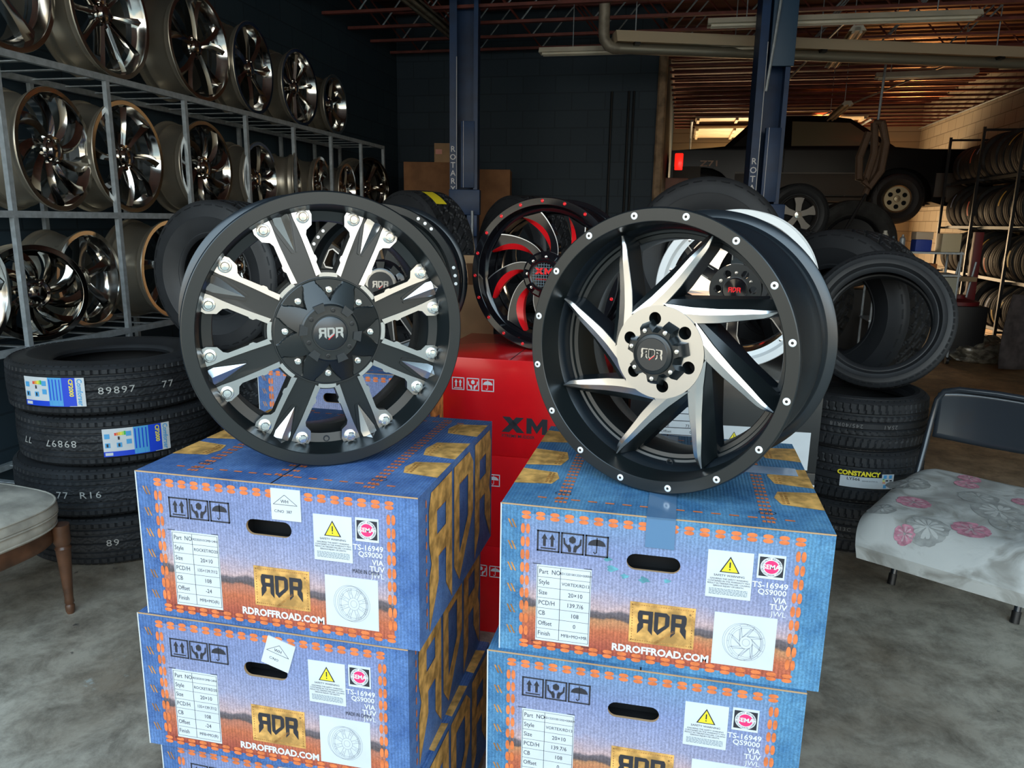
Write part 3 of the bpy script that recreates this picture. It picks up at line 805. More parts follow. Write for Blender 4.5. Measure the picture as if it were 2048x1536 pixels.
def spoke_loft(mb, r0, r1, w0, w1, z0, z1, twist, th, crown, M, n=14, bulge=0., wmid=None):
    """crowned arm from hub to rim; twist in radians (clockwise outward when negative)"""
    vs = []; fs = []; K = 7
    for i in range(n+1):
        t = i/n; r = r0+(r1-r0)*t; a = twist*(t**1.3)
        w = w0+(w1-w0)*t
        if wmid is not None: w = w+(wmid-(w0+w1)/2)*math.sin(PI*t)
        z = z0+(z1-z0)*t+bulge*math.sin(PI*t)
        for (dy, dz) in ((-.5, -th), (-.5, -.006), (-.30, -.001), (0, crown), (.30, -.001), (.5, -.006), (.5, -th)):
            x, y = rot2((r, dy*w), a); vs.append((x, y, z+dz))
    for i in range(n):
        for q in range(K-1): fs.append((i*K+q, (i+1)*K+q, (i+1)*K+q+1, i*K+q+1))
    mb.add(vs, fs, M, None, True)
def rack_wheel(style, R=.29, w=.25, M=None, phase=0):
    M = M or chrome; root = empty('chrome_wheel')
    mb = barrel(R, w, M, barrelm, seg=72)
    dz = {'swirl': -.012, 'blade10': -.045, 'twin5': -.035, 'star6': -.05, 'star8': -.02, 'plain7': -.03}[style]
    mb.lathe([(R-.026, -.0016), (R-.030, -.012), (R-.038, dz-.006), (R-.046, dz-.02), (R-.056, dz-.03), (R-.056, -w*.5)], 72, M)
    if style in ('swirl', 'star8'): pass
    b = mb.build('barrel', root); b.location = (0, 0, R)
    mb = MB(STAND); rt = R-.036
    if style == 'swirl': n = 9; spoke_loft(mb, .035, rt, .030, .085, dz-.03, dz, .55, .05, .016, M, wmid=.050, bulge=.012)
    elif style == 'blade10': n = 10; spoke_loft(mb, .05, rt, .030, .040, dz-.01, dz+.01, 0, .05, .010, M, wmid=.026)
    elif style == 'twin5':
        n = 5
        for s_ in (-1, 1):
            q = MB(); spoke_loft(q, .05, rt, .036, .046, dz, dz+.012, s_*.24, .05, .010, M); mb.add(q.v, q.f, M)
    elif style == 'star6': n = 6; spoke_loft(mb, .05, rt, .055, .10, dz-.01, dz+.01, 0, .05, .012, M, wmid=.052)
    elif style == 'star8':
        n = 8; spoke_loft(mb, .045, rt, .028, .060, dz-.02, dz, -.22, .05, .014, M, wmid=.032, bulge=.014)
    else: n = 7; spoke_loft(mb, .05, rt, .045, .075, dz-.01, dz+.012, .12, .05, .012, M, wmid=.045, bulge=.01)
    s0 = mb.build('spoke', root, angle=50)
    for k in range(n):
        o = s0 if k == 0 else child('spoke', s0, root)
        o.location = (0, 0, R); o.rotation_euler = (0, -math.radians(phase)-2*PI*k/n, 0)
    mb = MB(STAND)
    mb.lathe([(.075, dz-.05), (.074, dz-.012), (.066, dz-.004), (.052, dz-.006), (.040, dz+.004), (.036, dz+.010), (.030, dz+.011), (.012, dz+.014), (0, dz+.014)], 40, M)
    for k in range(6):
        a = PI/3*k; mb.cyl((.056*math.cos(a), .056*math.sin(a), dz-.02), (.056*math.cos(a), .056*math.sin(a), dz+.002), .008, dchrome, 10)
    h = mb.build('hub_cap', root); h.location = (0, 0, R)
    return root

# ---------------------------------------------------------------- cartons
CW, CD, CH = .592, .555, .31
def front_map(W, D, H):
    """(fraction across, fraction from the top, out) on the front of a carton"""
    return lambda u, v, z=0: (-W/2+u*W, -D/2-z, H*(1-v))
def frame_sq(mb, P, u0, v0, du, dv, t, M, z=.0006):
    for a, b, c, d in ((u0, v0, du, t*1.9), (u0, v0+dv-t*1.9, du, t*1.9), (u0, v0, t, dv), (u0+du-t, v0, t, dv)):
        mb.add([P(a, b, z), P(a+c, b, z), P(a+c, b+d, z), P(a, b+d, z)], [(0, 1, 2, 3)], M, None, False)
def fpoly(mb, P, pts, M, z=.0007):
    tri = tessellate_polygon([[Vector((p[0], p[1], 0)) for p in pts]])
    mb.add([P(p[0], p[1], z) for p in pts], tri, M, None, False)
def ell(cu, cv, ru, rv, n=14, a0=0, a1=2*PI):
    return [(cu+ru*math.cos(a0+(a1-a0)*i/n), cv+rv*math.sin(a0+(a1-a0)*i/n)) for i in range(n)]
def icons(mb, P, u0, v0, s, asp, M, gap=.004, which=(0, 1, 2)):
    """three handling symbols: two arrows up, hands holding, umbrella. s width fraction, asp: W/H"""
    for k in which:
        u = u0+k*(s+gap); h = s*asp
        frame_sq(mb, P, u, v0, s, h, s*.07, M)
        q = lambda x, y: (u+x*s, v0+(1-y)*h)
        if k == 0:
            for c in (.33, .67):
                fpoly(mb, P, [q(c-.06, .26), q(c+.06, .26), q(c+.06, .6), q(c-.06, .6)], M)
                fpoly(mb, P, [q(c-.13, .6), q(c+.13, .6), q(c, .85)], M)
            fpoly(mb, P, [q(.17, .13), q(.83, .13), q(.83, .19), q(.17, .19)], M)
        elif k == 1:
            fpoly(mb, P, [q(.36, .58), q(.5, .50), q(.64, .58), q(.64, .76), q(.5, .86), q(.36, .76)], M)
            for sg in (-1, 1):
                fpoly(mb, P, [q(.5+sg*a, b) for a, b in ((.05, .1), (.17, .1), (.2, .26), (.38, .46), (.40, .74), (.33, .74), (.30, .5), (.20, .42), (.12, .46), (.05, .3))], M)
        else:
            fpoly(mb, P, [q(.5+.38*math.cos(a), .52+.30*math.sin(a)) for a in [PI*i/12 for i in range(13)]]+[q(.25, .58), q(.37, .52), q(.5, .58), q(.63, .52), q(.75, .58)][0:0], M)
            fpoly(mb, P, [q(.48, .2), q(.52, .2), q(.52, .9), q(.48, .9)], M)
            fpoly(mb, P, [q(.52, .2), q(.42, .12), q(.34, .22), q(.38, .24), q(.43, .17), q(.48, .22)], M)
def rdr_carton(den, des, style, finish, pcd, offset, part_no, wh=None, draw='dagger', loopy=0, top=True, details=True, stains=False):
    W, D, H = CW, CD, CH
    P = front_map(W, D, H); root = empty('wheel_carton')
    mb = MB()
    # shell: sides, back, top, bottom (slightly soft corners)
    c = .004
    hole = [(.4+.165*.0, .0)]
    hole = []
    cu, cv, ru, rv = .4845, .298, .082, .052
    k = 10
    for i in range(k+1):
        a = -PI/2+PI*i/k; hole.append((cu+ru-.027+.027*math.cos(a), cv+rv*math.sin(a)))
    for i in range(k+1):
        a = PI/2+PI*i/k; hole.append((cu-ru+.027+.027*math.cos(a), cv+rv*math.sin(a)))
    def plate(outer, holes, M, z):
        loops = [outer]+holes; tri = tessellate_polygon([[Vector((p[0], p[1], 0)) for p in l] for l in loops])
        mb.add([P(p[0], p[1], z) for l in loops for p in l], tri, M, None, False)
    i0, i1, j0, j1 = .075, .915, .055, .95
    inner = [(i0, j0), (i1, j0), (i1, j1), (i0, j1)]
    plate([(0, 0), (1, 0), (1, 1), (0, 1)], [inner[::-1]], den, 0)
    plate(inner, [hole[::-1]], des, 0)
    # hand hole: cut board edge and dark inside
    n = len(hole)
    mb.add([P(p[0], p[1], 0) for p in hole]+[P(p[0], p[1], -.006) for p in hole], [(i, (i+1) % n, n+(i+1) % n, n+i) for i in range(n)], kraft, None, False)
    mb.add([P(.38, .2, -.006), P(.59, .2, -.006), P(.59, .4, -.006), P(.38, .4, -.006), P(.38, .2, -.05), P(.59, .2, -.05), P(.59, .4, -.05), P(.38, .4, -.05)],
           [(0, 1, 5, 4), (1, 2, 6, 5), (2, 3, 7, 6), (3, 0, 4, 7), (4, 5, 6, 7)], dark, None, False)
    x0, x1, y0, y1 = -W/2, W/2, -D/2, D/2
    mb.add([(x0, y0, 0), (x0, y1, 0), (x0, y1, H), (x0, y0, H)], [(0, 1, 2, 3)], den, None, False)
    mb.add([(x1, y0, 0), (x1, y1, 0), (x1, y1, H), (x1, y0, H)], [(0, 1, 2, 3)], den, None, False)
    mb.add([(x0, y1, 0), (x1, y1, 0), (x1, y1, H), (x0, y1, H)], [(0, 1, 2, 3)], den, None, False)
    mb.add([(x0, y0, 0), (x1, y0, 0), (x1, y1, 0), (x0, y1, 0)], [(0, 1, 2, 3)], kraft, None, False)
    mb.add([(x0, y0, H), (x1, y0, H), (x1, y1, H), (x0, y1, H)], [(0, 1, 2, 3)], den, None, False)
    # pale board edge along the lid and corner
    mb.box((0, y0, H-.0008), (W, .0022, .0022), kraft); mb.box((x0, y0, H/2), (.0022, .0022, H), paper)
    # orange stitch ovals
    def oval(Q, a, b, ra, rb, z=.0006):
        n = 12; vs = [Q(a+ra*math.cos(2*PI*i/n)*(1 if abs(math.cos(2*PI*i/n)) < .8 else .92), b+rb*math.sin(2*PI*i/n), z) for i in range(n)]
        mb.add(vs, [tuple(range(n))], orange, None, False)
    nt_ = 18
    for i in range(nt_+1):
        u = .082+(.905-.082)*i/nt_
        for v in (.05, .078, .925, .955):
            oval(P, u, v, .0165, .0135)
    for i in range(9):
        v = .155+(.85-.155)*i/8
        for u in (.072, .088, .902, .918): oval(P, u, v, .0075, .034)
    # purple thread loops at the left edge
    for i in range(6):
        v = .13+.145*i
        for d in (0, .012):
            mb.add([P(.022+d, v-.03, .0006), P(.027+d, v-.03, .0006), P(.040+d, v+.025, .0006), P(.035+d, v+.025, .0006)], [(0, 1, 2, 3)], patchd, None, False)
    if details:
        icons(mb, P, .118, .155, .073, W/H*1.0, inkb)
        # right-hand small printing
        def tx(s_, u, v, size, M, align='CENTER', bold=.0, sx=1.0):
            vs, fs = text_geo(s_, size, align, bold, sx)
            x, y, z = P(u, v, .0007); mb.add([(x+a, y, z+b) for a, b, _ in vs], fs, M, None, False)
        for s_, u, v, sz in (('TS-16949', .883, .355, .0158), ('QS9000', .88, .397, .0150), ('VIA', .882, .445, .0150), ('TUV', .885, .488, .0155), ('JWL', .884, .532, .0145)):
            tx(s_, u, v, sz, inkw, 'RIGHT', .02 if s_ != 'JWL' else 0, 1.0)
        if draw == 'dagger': tx('MADE IN CHINA', .822, .515, .0120, inkb, 'CENTER', .0, .62)
        tx('RDROFFROAD.COM', .520, .885, .0205, inkw, 'CENTER', .04, .96)
        for (u, v) in ((.118, .385), (.285, .385), (.285, .92), (.118, .92)):
            sg = 1 if u > .2 else -1
            mb.add([P(u+.012*sg, v-.006, .0007), P(u-.014*sg, v-.006, .0007), P(u-.014*sg, v-.002, .0007), P(u+.012*sg, v-.002, .0007)], [(0, 1, 2, 3)], inkb, None, False)
    # sides: huge leather letters, stitches; they fold over onto the lid
    for sd in (-1, 1):
        Q = lambda y, z, o=0, sd=sd: (sd*(W/2+o), y*sd, z)
        sub = MB(lambda p, sd=sd: Vector((sd*(W/2+.0014+p.z), p.x*sd, p.y)))
        sub2 = MB(lambda p, sd=sd: Vector((sd*(W/2+.0004+p.z), p.x*sd, p.y)))
        emblem(sub, .02, .155, .158, 0, 0, patchm, sy=.200)
        emblem(sub2, .0225, .151, .158, 0, 0, patchd, sy=.200)
        for q in (sub, sub2):
            vv = [(p[0], p[1], min(max(p[2], .002), H-.0005)) for p in q.v]
            mb.add(vv, q.f, q.mats[0], None, False)
        for i in range(10):
            z = .03+.028*i
            for y in (-.235*sd, ):
                vs = [(sd*(W/2+.0008), y+.0035*math.cos(2*PI*k/10), z+.0085*math.sin(2*PI*k/10)) for k in range(10)]
                mb.add(vs, [tuple(range(10))], orange, None, False)
        # lid: leather tabs and double seam
        for (ya, yb) in ((-.165, -.07), (-.045, .075), (.13, .235)):
            q = [(sd*W/2, ya*1.0), (sd*(W/2-.075), ya+.012), (sd*(W/2-.085), (ya+yb)/2), (sd*(W/2-.075), yb-.012), (sd*W/2, yb)]
            mb.add([(a, b, H+.0006) for a, b in q], [tuple(range(5))], patchm, None, False)
            for i in range(7):
                y = ya+.02+(yb-ya-.04)*i/6
                for dx in (.062, .070): mb.add([(sd*(W/2-dx-.0025), y-.003, H+.0009), (sd*(W/2-dx+.0025), y-.003, H+.0009), (sd*(W/2-dx+.0025), y+.003, H+.0009), (sd*(W/2-dx-.0025), y+.003, H+.0009)], [(0, 1, 2, 3)], patchd, None, False)
        for i in range(26):
            y = -D/2+.03+(D-.06)*i/25
            for dx in (.100, .108, .116):
                mb.add([(sd*(W/2-dx-.003), y-.0045, H+.0007), (sd*(W/2-dx+.003), y-.0045, H+.0007), (sd*(W/2-dx+.003), y+.0045, H+.0007), (sd*(W/2-dx-.003), y+.0045, H+.0007)], [(0, 1, 2, 3)], orange, None, False)
    for i in range(15):
        x = -W/2+.07+(W-.14)*i/14
        for y in (-D/2+.045, D/2-.045):
            mb.add([(x-.0085, y-.0028, H+.0007), (x+.0085, y-.0028, H+.0007), (x+.0085, y+.0028, H+.0007), (x-.0085, y+.0028, H+.0007)], [(0, 1, 2, 3)], orange, None, False)
    for i in range(17):
        y = -D/2+.05+(D-.10)*i/16
        for x in (-.016, -.008, .008, .016):
            mb.add([(x-.003, y-.0045, H+.0007), (x+.003, y-.0045, H+.0007), (x+.003, y+.0045, H+.0007), (x-.003, y+.0045, H+.0007)], [(0, 1, 2, 3)], orange, None, False)
    mb.box((0, 0, H+.0004), (.0025, D, .0006), dark)
    # small oval size mark on the lid
    for sx_ in (-1, 1):
        vs, fs = text_geo('20', .014); mb.add([(x_-.19*sx_*-1*-1, y_-D/2+.075, H+.0008) for x_, y_, _ in vs], fs, inkb, None, False)
        ring = [(.016*math.cos(t), .009*math.sin(t)) for t in [2*PI*i/20 for i in range(20)]]
        mb.add([(x_-.19*sx_, y_-D/2+.075, H+.0008) for x_, y_ in ring]+[(x_*.9-.19*sx_, y_*.86-D/2+.075, H+.0008) for x_, y_ in ring], [(i, (i+1) % 20, 20+(i+1) % 20, 20+i) for i in range(20)], inkb, None, False)
    if stains:
        for u, v, r in ((.345, .30, .012), (.36, .36, .016), (.40, .40, .012), (.46, .41, .016), (.53, .40, .010)):
            pts = [(u+r*(1+.3*math.sin(5*t+u*40))*math.cos(t), v+r*1.2*(1+.3*math.cos(3*t))*math.sin(t)) for t in [2*PI*i/18 for i in range(18)]]
            mb.add([P(a, b, .0005) for a, b in pts], [tuple(range(18))], mat('teal marker', (.10, .30, .36), .6, noise=(60, .3)), None, False)
    body = mb.build('carton', root, fix=False)
    if not details: return root
    def sticker(name, draw_fn, label=None, M=paper, u0=0, v0=0, u1=1, v1=1, rot=0, t=.0012):
        q = MB(); 
        a, b = P(u0, v0, t), P(u1, v1, t); cx, cz = (a[0]+b[0])/2, (a[2]+b[2])/2
        def xf(p):
            dx, dz = p.x-cx, p.z-cz; e, f = rot2((dx, dz), rot); return Vector((cx+e, p.y, cz+f))
        q.xf = xf
        q.box((cx, -D/2-t/2, cz), (abs(b[0]-a[0]), t, abs(b[2]-a[2])), M)
        draw_fn(q, a, b, -D/2-t-.0003)
        o = q.build(name, root, fix=False)
        if label: o['label'] = label
        return o
    def tput(q, s_, x, z, y, size, M=inkb, align='LEFT', sx=1., bold=0., r=0):
        vs, fs = text_geo(s_, size, align, bold, sx)
        o = []
        for a, b, _ in vs: e, f = rot2((a, b), r); o.append((x+e, y, z+f))
        q.add(o, fs, M, None, False)
    def bar(q, xa, xb, za, zb, y, M): q.add([(xa, y, za), (xb, y, za), (xb, y, zb), (xa, y, zb)], [(0, 1, 2, 3)], M, None, False)
    def spec(q, a, b, y):
        rows = (('Part  NO', part_no), ('Style', style), ('Size', '20×10'), ('PCD/H', pcd), ('CB', '108'), ('Offset', offset), ('Finish', finish))
        hh = (a[2]-b[2]); top_ = a[2]-.003; rh = (hh-.008)/7; xm = a[0]+(b[0]-a[0])*.44
        for i in range(8): bar(q, a[0]+.002, b[0]-.002, top_-rh*i-.0003, top_-rh*i+.0003, y, inkb)
        bar(q, xm-.0004, xm+.0004, top_-rh*7, top_, y, inkb)
        bar(q, a[0]+.0016, a[0]+.0024, top_-rh*7, top_, y, inkb); bar(q, b[0]-.0024, b[0]-.0016, top_-rh*7, top_, y, inkb)
        for i, (l, r_) in enumerate(rows):
            z = top_-rh*(i+.5)
            tput(q, l, a[0]+.0045, z, y, .0135, sx=.80)
            s_ = {0: .0068, 1: .0095, 6: .0098}.get(i, .0125)
            if i == 3 and len(r_) > 8: s_ = .0095
            tput(q, r_, (xm+b[0])/2, z, y, s_, align='CENTER', sx=.86)
    sticker('specification_label', spec, 'white specification table reading size 20×10', u0=.120, v0=.385, u1=.296, v1=.905)
    def warn(q, a, b, y):
        cx = (a[0]+b[0])/2; z = a[2]-.030
        q.add([(cx-.0175, y, z-.012), (cx+.0175, y, z-.012), (cx, y, z+.020)], [(0, 1, 2)], inkb, None, False)
        q.add([(cx-.0142, y-.0003, z-.0102), (cx+.0142, y-.0003, z-.0102), (cx, y-.0003, z+.0162)], [(0, 1, 2)], yellow, None, False)
        bar(q, cx-.0012, cx+.0012, z-.002, z+.009, y-.0006, inkb); bar(q, cx-.0012, cx+.0012, z-.0065, z-.004, y-.0006, inkb)
        tput(q, 'SAFETY WARNING', cx, z-.0185, y, .0058, align='CENTER', sx=1.1)
        for i, l in enumerate(('IGNORING THE SAFETY WARNING', 'CONTAINED IN THE WARRANTY MAY', 'RESULT IN TIRE/RIM FAILURE, CAUSING', 'SERIOUS INJURY OR DEATH.')):
            tput(q, l, cx, z-.0255-.0047*i, y, .0043, align='CENTER', sx=.98)
        rnd = random.Random(3)
        for i in range(10):
            zz = z-.046-.0026*i; x = a[0]+.006; e = b[0]-.006
            if zz < b[2]+.004: break
            while x < e:
                l = rnd.uniform(.002, .006); bar(q, x, min(e, x+l), zz, zz+.0010, y, greyb); x += l+.0012
    sticker('warning_label', warn, 'white warning notice with a yellow triangle', u0=.645, v0=.165, u1=.778, v1=.465)
    def sema(q, a, b, y):
        cx, cz = (a[0]+b[0])/2, (a[2]+b[2])/2; s_ = (b[0]-a[0])/2
        bar(q, cx-s_*.88, cx+s_*.88, cz-s_*.80, cz+s_*.80, y, inkb)
        n = 36
        q.add([(cx+s_*.80*math.cos(2*PI*i/n), y-.0003, cz+s_*.80*math.sin(2*PI*i/n)) for i in range(n)], [tuple(range(n))], inkw, None, False)
        q.add([(cx+s_*.54*math.cos(2*PI*i/n), y-.0006, cz+s_*.54*math.sin(2*PI*i/n)) for i in range(n)], [tuple(range(n))], mat('badge magenta', (.75, .03, .16), .5), None, False)
        tput(q, 'SEMA', cx, cz, y-.0009, s_*.52, inkw, 'CENTER', 1.0, .03)
        ringt = 'SPECIALTY EQUIPMENT MARKET ASSOCIATION '
        for i, ch in enumerate(ringt):
            if ch == ' ': continue
            t = PI*.98-2*PI*i/len(ringt)
            tput(q, ch, cx+s_*.67*math.cos(t), cz+s_*.67*math.sin(t), y-.0006, s_*.2, inkb, 'CENTER', 1, 0, t-PI/2)
    sticker('association_badge', sema, 'square badge with a magenta disc', u0=.790, v0=.160, u1=.869, v1=.312)
    def patch(q, a, b, y):
        cx, cz = (a[0]+b[0])/2, (a[2]+b[2])/2; hw, hh = (b[0]-a[0])/2, (a[2]-b[2])/2
        for k in range(26):
            f = k/25
            for zz in (cz+hh-.005, cz-hh+.005): bar(q, a[0]+.004+(2*hw-.008)*f-.0012, a[0]+.004+(2*hw-.008)*f+.0012, zz-.0008, zz+.0008, y, patchd)
        for k in range(14):
            f = k/13
            for xx in (a[0]+.005, b[0]-.005): bar(q, xx-.0008, xx+.0008, b[2]+.006+(2*hh-.012)*f-.0012, b[2]+.006+(2*hh-.012)*f+.0012, y, patchd)
        sub = MB(lambda p: Vector((p.x, y-.0003-p.z, p.y)))
        emblem(sub, cx, cz+.002, .0290, 0, 0, inkb, sy=.0345)
        q.add(sub.v, sub.f, inkb, None, False)
        tput(q, 'RED DIRT ROAD', cx+.006, cz-.0245, y-.0006, .0062, patchd, 'CENTER', 1, 0, .72)
        tput(q, '®', b[0]-.009, a[2]-.014, y-.0003, .006, inkb, 'CENTER')
    sticker('leather_patch_logo', patch, 'tan patch print with a dark three letter emblem', M=patchm, u0=.421, v0=.560, u1=.622, v1=.832, t=.0009)
    def wheeldraw(q, a, b, y):
        cx, cz = (a[0]+b[0])/2+.004, (a[2]+b[2])/2-.002; line = mat('drawing ink', (.28, .30, .33), .6)
        def circ(ax, az, rx, rz_, wd=.0005, n=40):
            o = [(ax+rx*math.cos(2*PI*i/n), y, az+rz_*math.sin(2*PI*i/n)) for i in range(n)]; i_ = [(ax+(rx-wd)*math.cos(2*PI*i/n), y, az+(rz_-wd)*math.sin(2*PI*i/n)) for i in range(n)]
            q.add(o+i_, [(i, (i+1) % n, n+(i+1) % n, n+i) for i in range(n)], line, None, False)
        def ln(x0_, z0_, x1_, z1_, wd=.00035):
            d = Vector((x1_-x0_, z1_-z0_)); d.normalize(); p = Vector((-d.y, d.x))*wd
            q.add([(x0_+p.x, y, z0_+p.y), (x1_+p.x, y, z1_+p.y), (x1_-p.x, y, z1_-p.y), (x0_-p.x, y, z0_-p.y)], [(0, 1, 2, 3)], line, None, False)
        rx, rz_ = .0335, .0375
        circ(cx-.008, cz+.001, rx, rz_); circ(cx-.005, cz, rx, rz_); circ(cx, cz, rx, rz_); circ(cx, cz, rx*.9, rz_*.9); circ(cx, cz, rx*.8, rz_*.8); circ(cx, cz, rx*.35, rz_*.35); circ(cx, cz, rx*.2, rz_*.2)
        for k in range(8):
            t = PI/4*k+.35
            if draw == 'dagger':
                for d in (-.13, .13):
                    ln(cx+rx*.35*math.cos(t+d*1.8), cz+rz_*.35*math.sin(t+d*1.8), cx+rx*.8*math.cos(t+d), cz+rz_*.8*math.sin(t+d))
                for d in (-.18, .18): circ(cx+rx*.82*math.cos(t+d), cz+rz_*.82*math.sin(t+d), .0018, .0018, .0004, 8)
                ln(cx+rx*.55*math.cos(t), cz+rz_*.55*math.sin(t), cx+rx*.88*math.cos(t), cz+rz_*.88*math.sin(t))
            else:
                ln(cx+rx*.34*math.cos(t+.35), cz+rz_*.34*math.sin(t+.35), cx+rx*.86*math.cos(t), cz+rz_*.86*math.sin(t))
                ln(cx+rx*.34*math.cos(t+1.05), cz+rz_*.34*math.sin(t+1.05), cx+rx*.86*math.cos(t+.02), cz+rz_*.86*math.sin(t+.02))
                ln(cx+rx*.34*math.cos(t+1.1), cz+rz_*.34*math.sin(t+1.1), cx+rx*.80*math.cos(t+.16), cz+rz_*.80*math.sin(t+.16))
        for k in range(16):
            t = PI/8*k
            if draw != 'dagger': circ(cx+rx*.95*math.cos(t), cz+rz_*.95*math.sin(t), .001, .001, .0004, 6)
    sticker('wheel_drawing_label', wheeldraw, 'white sticker with a line drawing of a wheel', u0=.678, v0=.560, u1=.862, v1=.902)
    if wh is not None:
        def whd(q, a, b, y):
            cx, cz = (a[0]+b[0])/2, (a[2]+b[2])/2
            for (x0_, z0_, x1_, z1_) in ((-.026, 0, .024, 0), (-.026, 0, -.002, .020), (-.002, .020, .024, 0)):
                d = Vector((x1_-x0_, z1_-z0_)); d.normalize(); p = Vector((-d.y, d.x))*.0004
                q.add([(cx+x0_+p.x, y, cz+z0_+p.y), (cx+x1_+p.x, y, cz+z1_+p.y), (cx+x1_-p.x, y, cz+z1_-p.y), (cx+x0_-p.x, y, cz+z0_-p.y)], [(0, 1, 2, 3)], inkb, None, False)
            tput(q, 'WH', cx-.002, cz+.0065, y, .0095, inkb, 'CENTER'); tput(q, wh[0], cx-.006, cz-.014, y, .008, inkb, 'CENTER')
        sticker('warehouse_sticker', whd, 'tilted white warehouse sticker', u0=wh[1], v0=wh[2], u1=wh[1]+.104, v1=wh[2]+.205, rot=wh[3], t=.0022)
    return root

def plain_carton(name, W, D, H, M, icon=None, words=None, Mi=None, seam=True):
    root = empty(name); mb = MB()
    mb.box((0, 0, H/2), (W, D, H), M, bev=.003)
    if seam: mb.box((0, 0, H+.0003), (.003, D*.98, .0006), kraftd if M in (kraft, kraftd) else dark)
    mb.build('carton', root)
    P = front_map(W, D, H)
    if icon:
        q = MB(); icons(q, P, icon[0], icon[1], icon[2], W/H, Mi or inkw, gap=icon[3]); q.build('handling_symbols', root, fix=False)
    if words:
        q = MB()
        for s_, u, v, size, M_, sx, bold in words:
            vs, fs = text_geo(s_, size, 'LEFT', bold, sx); x, y, z = P(u, v, .0008)
            q.add([(x+a, y, z+b) for a, b, _ in vs], fs, M_, None, False)
        q.build('lettering', root, fix=False)
    return root

# ================================================================ THE PLACE
def struct(name, mb, **k): o = mb.build(name, **k); o['kind'] = 'structure'; return o
q = MB(); q.add([(-4.2, .25, 0), (4.6, .25, 0), (4.6, 17.6, 0), (-4.2, 17.6, 0)], [(0, 1, 2, 3)], floorM); q.add([(-4.2, -3, 0), (4.6, -3, 0), (4.6, .25, 0), (-4.2, .25, 0)], [(0, 1, 2, 3)], floorM)
struct('floor', q)
q = MB(); q.add([(-40, -40, -.01), (40, -40, -.01), (40, 45, -.01), (-40, 45, -.01)], [(0, 1, 2, 3)], mat('yard concrete', (.46, .40, .30), .85, noise=(3, .2)))
struct('trim_1', q)
q = MB(); q.box((-3.72, 4.85, 1.97), (.2, 9.3, 3.94), wallY); struct('wall_left', q)
q = MB(); q.box((-2.01, 9.55, 1.97), (3.30, .2, 3.94), wallX); struct('wall_back', q)
q = MB(); q.box((-.40, 13.6, 1.97), (.12, 7.9, 3.94), wallY); struct('wall_inner', q)
q = MB(); q.box((4.72, 8.9, 1.97), (.2, 17.4, 3.94), wallW); struct('wall_right', q)
q = MB(); q.box((-.1, 17.6, 1.97), (.6, .2, 3.94), wallW); q.box((1.4, 17.6, 3.2), (2.4, .2, 1.5), wallW); q.box((3.63, 17.6, 1.97), (2.06, .2, 3.94), wallW); struct('wall_far', q)
deck = mat('roof deck boards', (.12, .038, .024), .65, noise=(2.2, .35))
q = MB(); q.box((.43, 8.9, 4.0), (8.8, 17.6, .12), deck); struct('ceiling', q)
q = MB(); q.box((.43, .22, 3.65), (8.8, .2, .7), wallX); struct('wall_front', q)
# door jamb at the end of the back wall, with the timber post
q = MB(); q.tube([(-.335, 9.40, 0), (-.335, 9.40, 3.5)], .055, mat('weathered timber', (.33, .22, .13), .7, noise=(9, .4)), 10); struct('trim_2', q)
q = MB()
for x_ in (-.92, -.72, -.66): q.cyl((x_, 9.42, .2), (x_, 9.42, 3.0), .014, blackpl, 8)
struct('trim_3', q)
# open web joists across the shop
def joist(y, x0=-3.6, x1=4.6, web=True):
    q = MB(); z0, z1 = 3.46, 3.90
    q.box(((x0+x1)/2, y, z0), (x1-x0, .05, .028), joistm); q.box(((x0+x1)/2, y, z1), (x1-x0, .07, .03), joistm)
    if web:
        n = int((x1-x0)/.36); d = (x1-x0)/n
        for i in range(n):
            a = (x0+d*i, y, z0 if i % 2 else z1); b = (x0+d*(i+1), y, z1 if i % 2 else z0)
            q.tube([a, b], .009, steel if i % 2 else joistm, 5)
    o = q.build('roof_joist', fix=False); o['kind'] = 'structure'; return o
for i in range(8): joist(5.6+.6*i)
for i in range(16): joist(9.95+.47*i, -.3, 4.6, web=False)

# ---------------- front: two stacks of wheel cartons with a wheel on each
def stack_left():
    spec = ('ROCKET/RD20', 'MFB+MO(R)', '135+139.7/12', '-24', 'RD20201012MB+24R4')
    poses = ((-.737, 1.5015, .692, 0), (-.763, 1.500, .381, .4), (-.745, 1.512, .07, -1.2))
    labels = ('violet-blue denim-print carton directly under the eight-spoke wheel in the left front stack',
              'denim-print carton with a tilted white sticker, second from top of the left front stack',
              'denim-print wheel carton at the foot of the left front stack, mostly below the frame')
    whs = (('C/NO  387', .500, .025, -.0), ('C/NO', .485, .055, -.30), ('C/NO', .49, .03, .1))
    for (x, y, z, r), l, w_ in zip(poses, labels, whs):
        c = rdr_carton(denimL, desertL, *spec, wh=w_)
        put(c, (x, y, z), (0, 0, math.radians(r)), l, 'box', 'denim print wheel cartons in front')
stack_left()
poses = ((-.006, 1.575, .677, 0), (-.028, 1.565, .3733, .3), (-.02, 1.57, .07, -.5))
labels = ('blue denim-print carton with green marker stains, directly under the bladed wheel',
          'blue denim-print carton with dark hand hole, second from top of right front stack',
          'blue denim-print wheel carton at the foot of the right front stack, below the frame')
